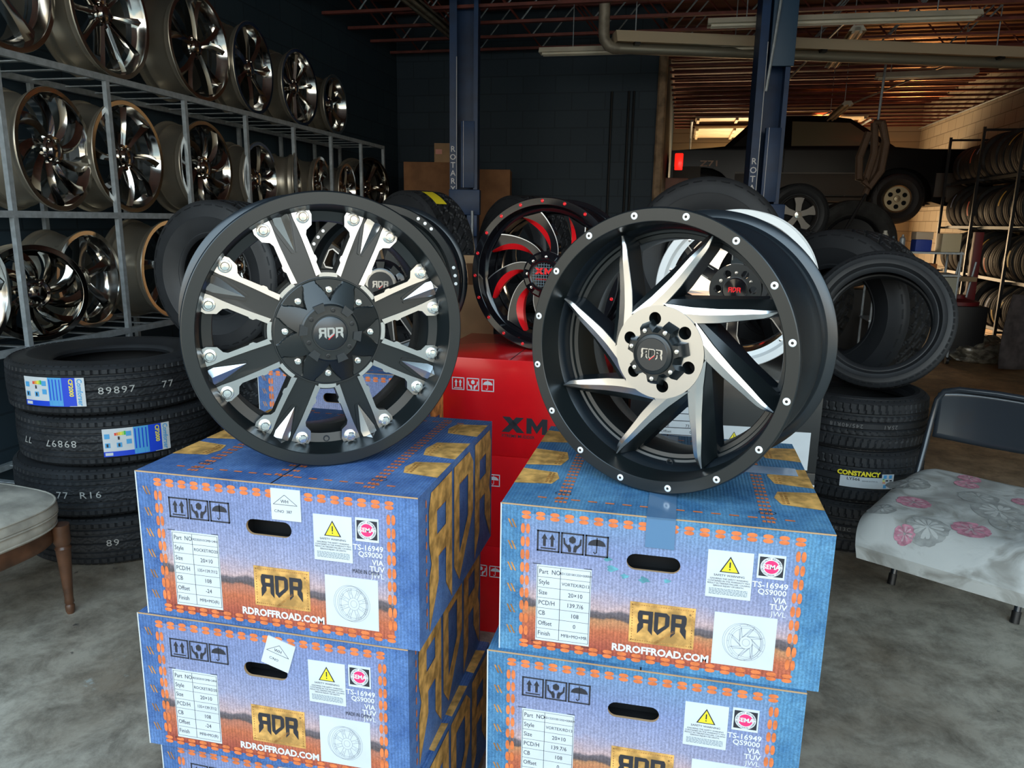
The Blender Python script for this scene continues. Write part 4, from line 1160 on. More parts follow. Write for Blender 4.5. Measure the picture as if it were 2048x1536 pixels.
for i, ((x, y, z, r), l) in enumerate(zip(poses, labels)):
    c = rdr_carton(denimR, desertR, 'VORTEX/RD13', 'MFB+MO+MR', '139.7/6', '0', 'RD13201001350+00RRM', draw='vortex', stains=i == 0)
    put(c, (x, y, z), (0, 0, math.radians(r)), l, 'box', 'denim print wheel cartons in front'); c.scale = (1, 1, .9785)
    if i == 0:
        tape = mat('clear tape', (.09, .19, .33), .2, 0, .5, spec=.6)
        q = MB(); q.box((0, -.01, CH+.0012), (.052, CD-.01, .0008), tape); q.box((0, -CD/2-.0012, CH-.03), (.052, .0008, .06), tape); q.build('packing_tape', c)
        q = MB(); q.box((.08, .05, CH+.0016), (CW*.66, .05, .0008), tape); q.build('packing_tape', c)
w1 = wheel_eight_dagger(); put(w1, (-.664, 1.352, 1.003), (0, 0, math.radians(36.4)), 'matte black eight-spoke wheel with silver bolt pads on the left front stack', 'wheel')
w2 = wheel_vortex(); put(w2, (-.044, 1.422, .982), (0, 0, math.radians(-22.6)), 'black wheel with eight brushed silver swirling blades, standing on the right front carton stack', 'wheel')

# ---------------- second row: stacks behind with their wheels
for k in range(3):
    c = rdr_carton(denimL, desertL, 'ROCKET/RD20', 'MFB', '139.7/6', '-24', 'RD20', details=False)
    put(c, (-1.085, 2.53, .07+.3105*k), (0, 0, 0), ('denim-print wheel carton under the black windowed wheel, behind the left front stack', 'denim-print wheel carton in the middle of the stack behind the left front stack', 'denim-print wheel carton at the bottom of the stack behind the left front stack')[2-k], 'box', 'denim print cartons behind')
w3 = wheel_window_black(); put(w3, (-1.00, 2.42, 1.0025), (0, 0, math.radians(10)), 'black wheel with pointed windows and rivets in threes, half hidden behind the left eight-spoke wheel', 'wheel')
XMW = dict(icon=(.08, .105, .078, .012), Mi=inkw)
for k in range(3):
    words = [('XTREME MUDDER', .455, .78, .0160, inkb, .92, .015)] if k == 2 else None
    c = plain_carton('wheel_carton', .60, .56, .3440, redbox, icon=((.155, .205, .075, .014), (.10, .2, .075, .014), (.175, .22, .075, .014))[2-k], words=words)
    if k == 2:
        q = MB(); xm_letters(q, -.30+.60*.455+.0825, .344*.26, .055, lambda a, b: (a, -.2812, b), inkb); q.build('large_letters', c, fix=False)
    put(c, (-.525+(0, .03, -.02)[k], 2.735, .3444*k), (0, 0, math.radians((0, 1.2, -.6)[k])), ('glossy red carton at the bottom of the red stack between the two front stacks', 'glossy red carton in the middle of the red stack between the front stacks', 'glossy red carton with big black letters, topmost of the red stack')[k], 'box', 'red wheel cartons')
w4 = wheel_red_swirl(); put(w4, (-.478, 2.66, 1.034), (0, 0, math.radians(-6)), 'gloss black wheel with red-edged curved spokes standing on the red cartons', 'wheel')
for k in range(3):
    c = plain_carton('wheel_carton', .62, .56, .31, blackbox)
    put(c, (.152, 2.80, .07+.3105*k), (0, 0, math.radians(4)), ('black carton at the bottom of the stack behind the right front stack', 'black carton with a white sticker, middle of the stack behind the right front stack', 'glossy black carton with white labels, topmost behind the right front stack')[k], 'box', 'black wheel cartons')
    P = front_map(.62, .56, .31)
    if k == 2:
        q = MB(); q.add([P(.16, .18, .001), P(.37, .18, .001), P(.37, .74, .001), P(.16, .74, .001)], [(0, 1, 2, 3)], paper)
        for i in range(6): q.add([P(.17, .25+.08*i, .0014), P(.36, .25+.08*i, .0014), P(.36, .258+.08*i, .0014), P(.17, .258+.08*i, .0014)], [(0, 1, 2, 3)], inkb)
        for s_, u, v in (('CB', .18, .55), ('73.1', .30, .55), ('Offset', .18, .62), ('0', .31, .62), ('110', .30, .68)):
            vs, fs = text_geo(s_, .014, 'CENTER'); x, y, z = P(u+.02, v, .0016); q.add([(x+a, y, z+b) for a, b, _ in vs], fs, inkb, None, False)
        q.build('specification_label', c, fix=False)
        q = MB(); q.add([P(.46, .52, .001), P(.66, .52, .001), P(.66, .86, .001), P(.46, .86, .001)], [(0, 1, 2, 3)], paper)
        x, y, z = P(.56, .64, .0014); q.add([(x-.018, y, z-.014), (x+.018, y, z-.014), (x, y, z+.018)], [(0, 1, 2)], inkb); q.add([(x-.0145, y-.0003, z-.012), (x+.0145, y-.0003, z-.012), (x, y-.0003, z+.014)], [(0, 1, 2)], yellow)
        q.add([(x-.001, y-.0006, z-.003), (x+.001, y-.0006, z-.003), (x+.001, y-.0006, z+.008), (x-.001, y-.0006, z+.008)], [(0, 1, 2, 3)], inkb)
        q.build('warning_label', c, fix=False)
        q = MB(); q.box((.22, -.2807, .155), (.0, .0, .0), paper) if 0 else None
        q.add([P(.79, .55, .001), P(.955, .55, .001), P(.955, .97, .001), P(.79, .97, .001)], [(0, 1, 2, 3)], paper); q.build('wheel_drawing_label', c, fix=False)
    if k == 1:
        q = MB(); q.add([P(.0, .13, .001), P(1, .13, .001), P(1, .155, .001), P(.0, .155, .001)], [(0, 1, 2, 3)], inkw); q.build('white_stripe', c, fix=False)
w5 = wheel_silver_lip(); put(w5, (.185, 2.70, 1.0025), (0, 0, math.radians(-9)), 'black six-spoke wheel with a white riveted lip, seen through the bladed wheel', 'wheel')

# ---------------- left: stack of four new tires
HW = dict(R=.425, ri=.245, w=.2215, kind='highway', pitches=84, sub=5, across=40, dep=.009)
tl = []
lx, ly = -2.535, 2.935
ty_lab = ('black tire with blue and white sticker, topmost of the tire stack on the left', 'black tire with blue and white sticker, second from top of the left tire stack',
          'new black tire with grey painted numbers, third from top of the left tire stack', 'new black tire on the floor at the bottom of the left tire stack')
def sticker_cf(a0, t, z=0):
    q = MB(wrap(.425, a0, z))
    blue = mat('sticker blue', (.01, .06, .62), .4); sky_ = mat('sticker sky blue', (.08, .36, .68), .4)
    q.xf = (lambda w_: lambda p: w_(Vector((p.x*1.16, p.y*1.16, p.z))))(wrap(.425, a0, z)); grid_patch(q, 0, -.052, .225, .052, .0035, paper, None)
    grid_patch(q, .100, -.050, .195, .052, .0041, blue, None); grid_patch(q, .100, -.050, .150, .052, .0044, sky_, None); grid_patch(q, .0, -.052, .17, -.033, .0044, blue, None)
    for i in range(4): grid_patch(q, .104+.012*i, -.03, .108+.012*i, .046, .0048, blue, None, 2)
    text(q, 'Comforser', .208, .0, .0048, .024, sky_, sx=.9, rot=-PI/2, bold=.02); text(q, 'CF2000', .180, .016, .0048, .020, yellow, rot=-PI/2, bold=.03)
    for i, c_ in enumerate(((.05, .5, .1), (.5, .7, .1), (.9, .8, .05), (.9, .5, .05), (.85, .25, .05), (.8, .05, .03))):
        grid_patch(q, .070-.0062*i, .026, .0755-.0062*i, .041-.001*i, .0046, mat('grade %d' % i, c_, .5), None, 1)
    for (u, v) in ((.014, .024), (.084, .03), (.084, .0), (.014, -.01), (.052, -.01)): grid_patch(q, u-.008, v-.009, u+.009, v+.009, .0044, sky_, None, 2)
    for (u, v) in ((.014, -.01), (.052, -.01), (.052, .016)): grid_patch(q, u-.003, v-.006, u+.003, v+.006, .005, inkb, None, 1)
    grid_patch(q, .005, -.048, .03, -.037, .005, paper, None, 2)
    o = q.build('tire_sticker', t, fix=False); return o
marks = ((('89897', -.86, .35), ('77', -.38, .35)), (('89897', -1.47, -.03), ('77', -1.90, -.03)), (('89897', -1.75, -.02), ('77', -1.42, 0), ('R16', -1.15, .03)), (('89', -1.03, .05), ))
for k in range(4):
    t = tire('highway', **HW)
    put(t, (lx+(.0, .012, -.012, .0)[k], ly+(0, .012, -.01, 0)[k], .111+.2235*(3-k)), (0, 0, .4*k), ty_lab[k], 'tire', 'new tires in the left stack')
    for s_, ang, dz_ in marks[k]:
        q = MB()
        sub = MB(wrap(.425, ang-.4*k, 0)); vs, fs = text_geo(s_, .042, 'CENTER', 0, 1.15, 1.2)
        flip_ = -1 if k == 1 else 1
        sub.add([(a*flip_, b*flip_, .0012) for a, b, _ in vs], fs, mat('paint mark', (.42, .42, .40), .6), None, False); q.add(sub.v, sub.f, sub.mats[0], None, False); q.build('painted_number', t, fix=False)
    if k == 0: sticker_cf(-1.745, t, .0)
    if k == 1: sticker_cf(-1.265-.2, t, .0)
# stack of all-terrain tires behind it and one leaning on top
TR = dict(R=.40, ri=.215, w=.285, kind='terrain', pitches=34, sub=10, across=34, dep=.012)
for k in range(3):
    t = tire('terrain', **TR); put(t, (-1.80, 3.52, .143+.291*k), (0, 0, .3*k), ('knobbly black tire at the bottom of the stack behind the left carton stack', 'knobbly black tire in the middle of the stack behind the left carton stack', 'knobbly black tire at the top of the stack behind the left carton stack')[k], 'tire', 'tires stacked behind the cartons')
t = tire('terrain', **TR); t.scale = (.87, .87, .87); put(t, (-2.10, 3.22, 1.222), (math.radians(90), math.radians(0), math.radians(-6)), 'large all-terrain tire standing upright behind the left eight-spoke wheel', 'tire')
t = tire('terrain', **TR); put(t, (-1.60, 4.52, 1.268), (math.radians(90), 0, math.radians(-34)), 'all-terrain tire with a yellow sticker on its tread in front of the blue post', 'tire')
tyl = t

# ---------------- right: low-profile tires
SP = dict(R=.330, ri=.232, w=.248, kind='sport', pitches=66, sub=6, across=34, dep=.008)
rx, ry = .865, 3.84
for k in range(3):
    t = tire('sport', **SP); put(t, (rx+(0, .006, -.006)[k], ry, .124+.2485*k), (0, 0, .2*k+.1), ('low-profile tire on the floor at the bottom of the right stack', 'low-profile tire with yellow and white sticker, middle of the stack beside the folding chair', 'low-profile tire with grey painted numbers, topmost of the right stack')[k], 'tire', 'low profile tires stacked by the chair')
    if k == 1:
        q = MB(wrap(.330, -1.86-.3+.02, 0))
        grid_patch(q, -.01, -.040, .165, .012, .003, paper, None); grid_patch(q, .165, -.040, .222, .030, .003, paper, None)
        text(q, 'CONSTANCY', .066, .026, .0034, .030, yellow, bold=.045, sx=.98); text(q, 'LY566', .045, .0, .0036, .018, inkb, sx=1.2, bold=.02); text(q, '245/40R18 97W XL', .115, -.006, .0036, .0085, inkb)
        for i, c_ in enumerate(((.05, .5, .1), (.9, .8, .05), (.85, .25, .05))): grid_patch(q, .170, .004-.008*i, .178+.003*i, .009-.008*i, .0036, mat('grade b%d' % i, c_, .5), None, 1)
        for (u, v) in ((.180, .018), (.205, .018), (.182, -.028)): grid_patch(q, u-.007, v-.008, u+.007, v+.008, .0036, mat('sticker sky blue', (.08, .36, .68), .4), None, 1)
        for (u, v) in ((.190, .0), (.208, .0), (.205, -.028)): grid_patch(q, u-.006, v-.003, u+.006, v+.003, .0036, inkb, None, 1)
        q.build('tire_sticker', t, fix=False)
    if k in (0, 2):
        for s_, u in ((('245/40R18', -.11), ('25A1', .08)) if k == 2 else (('VR13C', -.09),)):
            sub = MB(wrap(.330, -1.50-.2*k-.1, 0)); vs, fs = text_geo(s_, .026, 'CENTER', 0, 1, 1.25); sub.add([(-a+u, -b, .0012) for a, b, _ in vs] if k == 2 else [(a+u, b, .0012) for a, b, _ in vs], fs, mat('paint mark faint', (.15, .15, .15), .6), None, False); sub.build('painted_number', t, fix=False)
t = tire('sport', **SP); put(t, (.955, 3.93, 1.045), (math.radians(76), 0, math.radians(-14)), 'low-profile tire leaning upright on top of the right stack', 'tire')
t = tire('terrain', **TR); t.scale = (1.12, 1.12, 1.12); put(t, (.90, 4.55, 1.032), (math.radians(90), 0, math.radians(-40)), 'all-terrain tire standing behind the leaning low-profile tire', 'tire')
t = tire('terrain', **TR); t.scale = (1.12, 1.12, 1.12); put(t, (.66, 5.30, 1.032), (math.radians(90), 0, math.radians(-40)), 'all-terrain tire at the back, just left of the one behind the leaning tire', 'tire')
t = tire('terrain', **TR); put(t, (.13, 4.12, 1.325), (math.radians(84), 0, math.radians(-8)), 'large all-terrain tire rising behind the bladed wheel', 'tire')
# supports out of sight of the frame's lower edge
pal = mat('pallet boards', (.30, .20, .12), .8, noise=(10, .25))
def pallet(x, y, label):
    r = empty('pallet'); 
    for k in range(5):
        q = MB(); q.box((-.24+.12*k, 0, .061), (.095, .55, .016), pal); q.build('board', r)
    for k in range(3):
        q = MB(); q.box((0, -.24+.24*k, .0265), (.575, .06, .053), pal); q.build('bearer', r)
    put(r, (x, y, 0), (0, 0, 0), label, 'pallet')
pallet(-.745, 1.512, 'low wooden pallet under the left front carton stack')
pallet(-.02, 1.57, 'low wooden pallet under the right front carton stack')
pallet(-1.085, 2.53, 'low wooden pallet under the cartons behind the left front stack')
pallet(.152, 2.80, 'low wooden pallet under the black carton stack')
# tires that carry the upright ones
def pile(x, y, n, where, R=None):
    for k in range(n):
        t = tire('terrain', **TR); put(t, (x, y, .143+.291*k), (0, 0, .37*k+x), 'knobbly tire '+('at the bottom', 'second from the floor', 'third from the floor')[k]+' in the pile '+where, 'tire', 'knobbly tires in piles')
pile(-1.58, 4.52, 3, 'in front of the blue post')
pile(.12, 4.55-.38, 3, 'behind the silver lipped wheel')
pile(.86, 4.70, 2, 'behind the low profile stack')

# ---------------- left: steel rack full of chrome wheels
XR, XB = -3.06, -3.54
ys = [1.66, 2.33, 3.0, 3.68, 4.34, 5.02, 5.70, 6.36, 7.0, 7.56]
rack = empty('wheel_rack', (XR, 4.6, 0)); tag(rack, 'long galvanised steel rack holding chrome wheels along the left wall', 'rack')
off = (-XR, -4.6, 0)
def rp(p): return (p[0]-XR, p[1]-4.6, p[2])
for x in (XR, XB):
    for y in ys:
        q = MB(); q.box(rp((x, y, 1.11)), (.026, .026, 2.22), steel); q.build('post', rack)
for z in (2.22, 1.505, .865, .15):
    for x in (XR, XB):
        q = MB(); q.box(rp((x, (ys[0]+ys[-1])/2, z-.016)), (.03, ys[-1]-ys[0], .032), steel); q.build('rail', rack)
    q = MB()
    for i in range(27):
        y = ys[0]+(ys[-1]-ys[0])*i/26
        q.box(rp(((XR+XB)/2, y, z-.010)), (XR-XB, .030, .006), steel)
    q.build('shelf_bars', rack)
protos = {}
def rw(style, y, z, R, w, yaw, phase, label, x=-3.075, M=None):
    key = (style, R, w, phase, M.name if M else '')
    o = rack_wheel(style, R, w, M, phase); put(o, (x, y, z), (0, 0, math.radians(yaw)), label, 'wheel', None)
    o['group'] = 'chrome wheels on the left rack'
rw('star6', 3.12, 2.221, .32, .24, 95, 10, 'chrome wheel cut off by the corner of the photo, nearest on the top shelf')
rw('blade10', 3.80, 2.221, .33, .22, 95, 5, 'tall chrome many-bladed wheel, second on the top shelf, without a visible barrel')
rw('twin5', 4.58, 2.221, .325, .27, 91, 20, 'chrome wheel with a wide dull barrel and ringed centre, third on the top shelf')
rw('plain7', 5.20, 2.221, .31, .22, 95, 0, 'chrome wheel fourth from the near end of the top shelf', M=chrome)
rw('blade10', 5.88, 2.221, .29, .24, 89, 12, 'ten-spoke chrome wheel, second from the far end of the top shelf')
rw('star6', 6.52, 2.221, .25, .20, 91, 25, 'small chrome wheel at the far end of the top shelf')
rw('swirl', 3.32, 1.506, .298, .26, 99, 0, 'chrome wheel showing its barrel, partly covered by its neighbour, nearest on the middle shelf', M=chrome)
rw('star8', 3.84, 1.506, .305, .27, 93, 10, 'curved-spoke chrome wheel with a sticker on its barrel, second on the middle shelf')
rw('swirl', 4.56, 1.506, .295, .25, 91, 30, 'swirled chrome wheel between the second and third posts on the middle shelf')
rw('twin5', 5.22, 1.506, .262, .24, 93, 0, 'five-spoke chrome wheel fourth on the middle shelf')
rw('plain7', 5.76, 1.506, .25, .22, 111, 0, 'dark chrome wheel turned away, fifth on the middle shelf', M=dchrome)
rw('star8', 6.20, 1.506, .25, .26, 99, 0, 'chrome wheel with a bright ribbed barrel, sixth on the middle shelf')
rw('twin5', 6.72, 1.506, .24, .22, 95, 0, 'small chrome wheel near the far end of the middle shelf')
rw('star6', 7.28, 1.506, .29, .24, 73, 0, 'large dark wheel at the far end of the middle shelf', M=dchrome)
rw('plain7', 2.70, .866, .28, .26, 95, 0, 'bronze-looking chrome wheel at the left edge of the photo on the bottom shelf', M=chrome)
rw('swirl', 3.12, .866, .240, .18, 62, 40, 'dark chrome wheel with deeply swirled spokes turned towards the camera, bottom shelf', M=dchrome, x=-3.10)
rw('star6', 3.62, .866, .27, .26, 95, 20, 'chrome wheel behind the swirled one, set back on the bottom shelf', x=-3.22)
rw('plain7', 4.14, .866, .30, .28, 91, 10, 'chrome wheel with a broad brown-reflecting barrel, beside the upright tire on the bottom shelf')
rw('star8', 4.92, .866, .28, .24, 93, 0, 'chrome wheel mostly hidden behind the upright tire on the bottom shelf')

# ---------------- two post lift in the middle distance
def lift_post(name_lab, x, y, rz, sleeve, text_z, carriage):
    r = empty('lift_post')
    q = MB(); wd = .27
    q.box((0, .11, 1.97), (wd, .02, 3.86), bluep); q.box((-wd/2+.006, 0, 1.97), (.012, .24, 3.86), bluep); q.box((wd/2-.006, 0, 1.97), (.012, .24, 3.86), bluep)
    q.box((-wd/2+.035, -.12, 1.97), (.07, .012, 3.86), bluep); q.box((wd/2-.02, -.12, 1.97), (.04, .012, 3.86), bluep)
    q.box((0, 0, .03), (.46, .46, .04), bluep)
    q.build('column', r)
    q = MB(); q.box((.04, -.115, carriage+.25), (.13, .05, .62), bluep, bev=.004); q.build('carriage', r)
    q = MB(); q.box((.02, -.17, carriage-.20), (.30, .14, .24), bluep, bev=.01)
    q.box((-.04, -.25, carriage-.42), (.10, .10, .20), bluep, bev=.006); q.box((.10, -.25, carriage-.42), (.10, .10, .20), bluep, bev=.006); q.build('arm_bracket', r)
    for sg in (-1, 1):
        q = MB(); q.cyl((.03+.075*sg, -.31, carriage-.54), (.03+.075*sg, -.31, carriage-.28), .014, steel); q.build('arm_pin', r)
    if sleeve:
        q = MB(); q.box((.05, -.155, 3.36), (.20, .04, 1.12), mat('blue cover', (.02, .07, .14), .45), bev=.005); q.build('cover', r)
    q = MB(); q.box((-wd/2+.068, -.1275, 1.9), (.005, .003, 2.2), inkw); q.box((.0, -.142, carriage+.25), (.004, .003, .62), inkw) 
    q.build('white_edge', r)
    q = MB(STAND)
    for i, ch in enumerate('ROTARY'):
        text(q, ch, -wd/2+.032, text_z-.075*i, .1275, .075, inkw, bold=.012)
    q.box((-wd/2+.032, text_z-.50, .1275), (.045, .055, .001), inkw); q.box((-wd/2+.032, text_z-.50, .128), (.037, .045, .001), bluep)
    text(q, 'LIFT', -wd/2+.032, text_z-.50, .129, .016, inkw)
    q.build('lettering', r)
    put(r, (x, y, 0), (0, 0, rz), name_lab, 'lift post', 'posts of the blue vehicle lift')
    return r
lift_post('dark blue lift post left of centre, beside the cardboard boxes', -2.145, 7.42, math.radians(10), False, 2.16, 1.86)
rpst = lift_post('dark blue lift post with a grey-blue cover, in front of the truck', .655, 7.22, math.radians(6), True, 2.03, 1.75)
q = MB(); q.tube([(-.01, -.20, 3.9), (.0, -.21, 3.4), (-.03, -.2, 3.0), (-.06, -.17, 2.6)], .012, steel, 8); o = q.build('hose', rpst)

# ---------------- cardboard boxes by the back wall
for k, (lab, M_) in enumerate((('large cardboard box at the bottom of the pile by the dark back wall', kraftd), ('large cardboard box in the middle of the pile by the dark back wall', kraftd), ('large cardboard box at the top of the pile by the dark back wall', kraftd))):
    c = plain_carton('cardboard_box', .56, .5, .70, M_); put(c, (-2.80, 8.35, .701*k), (0, 0, math.radians(12)), lab, 'box', 'cardboard boxes by the back wall')
c = plain_carton('cardboard_box', .20, .2, .20, kraft); put(c, (-2.62, 8.25, 2.103), (0, 0, .2), 'small cardboard box with pink label on the pile left of the blue post', 'box')
q = MB(); q.box((-.05, -.1015, .11), (.07, .002, .05), mat('pink label', (.75, .30, .22), .5)); q.build('shipping_label', c)
for k in range(3):
    c = plain_carton('cardboard_box', .34, .45, (.72, .70, .62)[k], kraftd); put(c, (-2.12, 8.62, (0, .722, 1.424)[k]), (0, 0, math.radians(10)), 'cardboard box '+('on the floor', 'in the middle', 'on top')[k]+' of the pile just right of the blue post', 'box', 'cardboard boxes right of the post')
c = plain_carton('cardboard_box', .34, .36, .42, kraft); put(c, (-1.02, 3.34, .80), (0, 0, math.radians(20)), 'open tan cardboard box between the left wheel and the red-edged wheel', 'box')
for sg in (-1, 1):
    q = MB(); q.box((0, 0, 0), (.34, .18, .004), kraft); f = q.build('flap', c); f.location = (0, sg*.25, .47); f.rotation_euler = (math.radians(35*sg), 0, 0)
c = plain_carton('cardboard_box', .46, .46, .80, kraftd); put(c, (-.98, 3.36, 0), (0, 0, math.radians(14)), 'brown cardboard box under the open tan box, behind the red stack', 'box')
t = tire('terrain', **TR); put(t, (-1.10, 5.30, 1.27), (math.radians(90), 0, math.radians(-40)), 'tire with a grey strip on its tread, right of the yellow-stickered tire', 'tire')
pile(-1.12, 5.15+.2, 3, 'at the foot of the left blue post') if 0 else None
for k in range(3):
    t2 = tire('terrain', **TR); put(t2, (-1.05, 5.42, .143+.291*k), (0, 0, .2*k), 'knobbly tire '+('at the bottom', 'in the middle', 'on top')[k]+' of the pile below the grey-striped tire', 'tire', 'knobbly tires in piles')
# sticker on the tread of the upright tire
q = MB(wrap(.40, 0, 0)); grid_patch(q, -.10, -.05, .06, .03, .004, yellow, None); text(q, 'FALKEN', -.02, -.01, .005, .03, inkb, bold=.02) if 0 else None
o = q.build('tire_sticker', tyl, fix=False); o.rotation_euler = (0, 0, math.radians(66)); o.location = (0, 0, .03)

# ---------------- ceiling fittings
def tube_fixture(a, b, label, w_=.16, tubes=2, M=cream):
    a, b = Vector(a), Vector(b); L = (b-a).length; r = empty('ceiling_light')
    q = MB(); h = .05
    q.add([(0, -w_/2, 0), (0, -w_*.28, h), (0, w_*.28, h), (0, w_/2, 0), (L, -w_/2, 0), (L, -w_*.28, h), (L, w_*.28, h), (L, w_/2, 0)], [(0, 1, 5, 4), (1, 2, 6, 5), (2, 3, 7, 6), (0, 3, 2, 1), (4, 5, 6, 7)], M, None, False)
    q.box((L/2, 0, .02), (L, .05, .03), M); q.build('housing', r)
    for k in range(tubes):
        y = (k-(tubes-1)/2)*.07; q = MB(); q.cyl((.03, y, -.006), (L-.03, y, -.006), .014, M, 10); q.build('lamp_tube', r)
    for x in (L*.15, L*.85):
        q = MB(); q.cyl((x, 0, .04), (x, 0, 3.93-a.z), .005, steel, 6); q.build('hanger', r)
    r.location = a; r.rotation_euler = (0, 0, math.atan2(b.y-a.y, b.x-a.x)); tag(r, label, 'light fixture'); return r
tube_fixture((-1.50, 7.86, 3.12), (.70, 7.90, 3.14), 'unlit strip light hanging left of and behind the long tube heater')
tube_fixture((.10, 7.42, 3.22), (2.31, 7.47, 3.25), 'unlit two-tube strip light nearest the top right of the photo', w_=.2)
tube_fixture((1.60, 10.1, 3.33), (1.52, 8.3, 3.33), 'unlit strip light running away from the camera right of the blue post')
tube_fixture((2.00, 9.62, 3.12), (3.0, 9.52, 3.12), 'unlit caged strip light hanging at right below the heater', w_=.2)
tube_fixture((2.22, 13.9, 3.16), (2.15, 11.9, 3.20), 'far strip light above the roof of the truck')
tube_fixture((-2.46, 6.3, 3.36), (-2.46, 8.6, 3.36), 'brown strip light above the left blue post', M=warm)
ht = empty('tube_heater', (-.735, 7.52, 3.13)); ht.rotation_euler = (0, 0, math.atan2(1.262, 3.88)); tag(ht, 'long radiant tube heater with a metal reflector hanging under the ceiling', 'heater')
q = MB(); L = 5.3
q.add([(0, -.15, -.02), (0, -.08, .09), (0, .08, .09), (0, .15, -.02), (L, -.15, -.02), (L, -.08, .09), (L, .08, .09), (L, .15, -.02)], [(0, 1, 5, 4), (1, 2, 6, 5), (2, 3, 7, 6), (0, 3, 2, 1)], mat('satin reflector', (.78, .64, .44), .4, .1), None, False); q.build('reflector', ht)
q = MB(); q.cyl((.04, 0, -.05), (L, 0, -.05), .05, mat('heater tube', (.30, .28, .22), .45, .6), 16); q.build('burner_tube', ht)
for x in (.2, 2.0, 3.8):
    q = MB(); q.cyl((x, 0, .08), (x, 0, .78), .006, steel, 6); q.build('hanger', ht)
    q = MB(); q.box((x, 0, -.02), (.05, .22, .03), blackpl); q.build('bracket', ht)
q = MB(); q.tube([(-.10, 0, .82), (-.10, 0, .10), (-.09, 0, .02), (-.05, 0, -.03), (0, 0, -.05), (.05, 0, -.05)], .052, warm, 14); q.build('flue_pipe', ht)
def conduit(pts, label, r_=.014):
    q = MB(); q.tube(pts, r_, steel, 8); o = q.build('ceiling_conduit'); tag(o, label, 'pipe')
conduit([(1.42, 8.4, 3.44), (1.12, 15.0, 3.44)], 'thin conduit running back under the joists beside the blue post')
conduit([(3.1, 9.6, 3.40), (2.3, 14.9, 3.40)], 'thin conduit running back under the joists towards the truck')
conduit([(4.58, 9.8, 3.44), (4.55, 17.4, 3.44)], 'conduit along the top of the white right wall')
# opened sectional door under the far ceiling
dr = empty('overhead_door', (1.6, 16.6, 3.30)); tag(dr, 'opened cream sectional garage door lying under the far ceiling', 'garage door')
pan = mat('door panel cream', (.78, .66, .46), .5, noise=(3, .1))
for k in range(4):
    q = MB(); y = -1.25+.56*k if k < 4 else .35
    q.box((0, y, .12*max(0, 1-k)), (3.0, .53, .04), pan, bev=.008)
    for x in (-1.45, -.75, 0, .75, 1.45): q.box((x, y, -.04+.12*max(0, 1-k)), (.05, .5, .035), pan)
    q.build('door_section', dr)
for sg in (-1, 1):
    q = MB(); q.tube([(1.56*sg, -1.5, .06), (1.56*sg, .4, .06), (1.56*sg, .65, -.02), (1.56*sg, .76, -.3), (1.56*sg, .78, -3.30)], .022, steel, 8); q.build('track', dr)

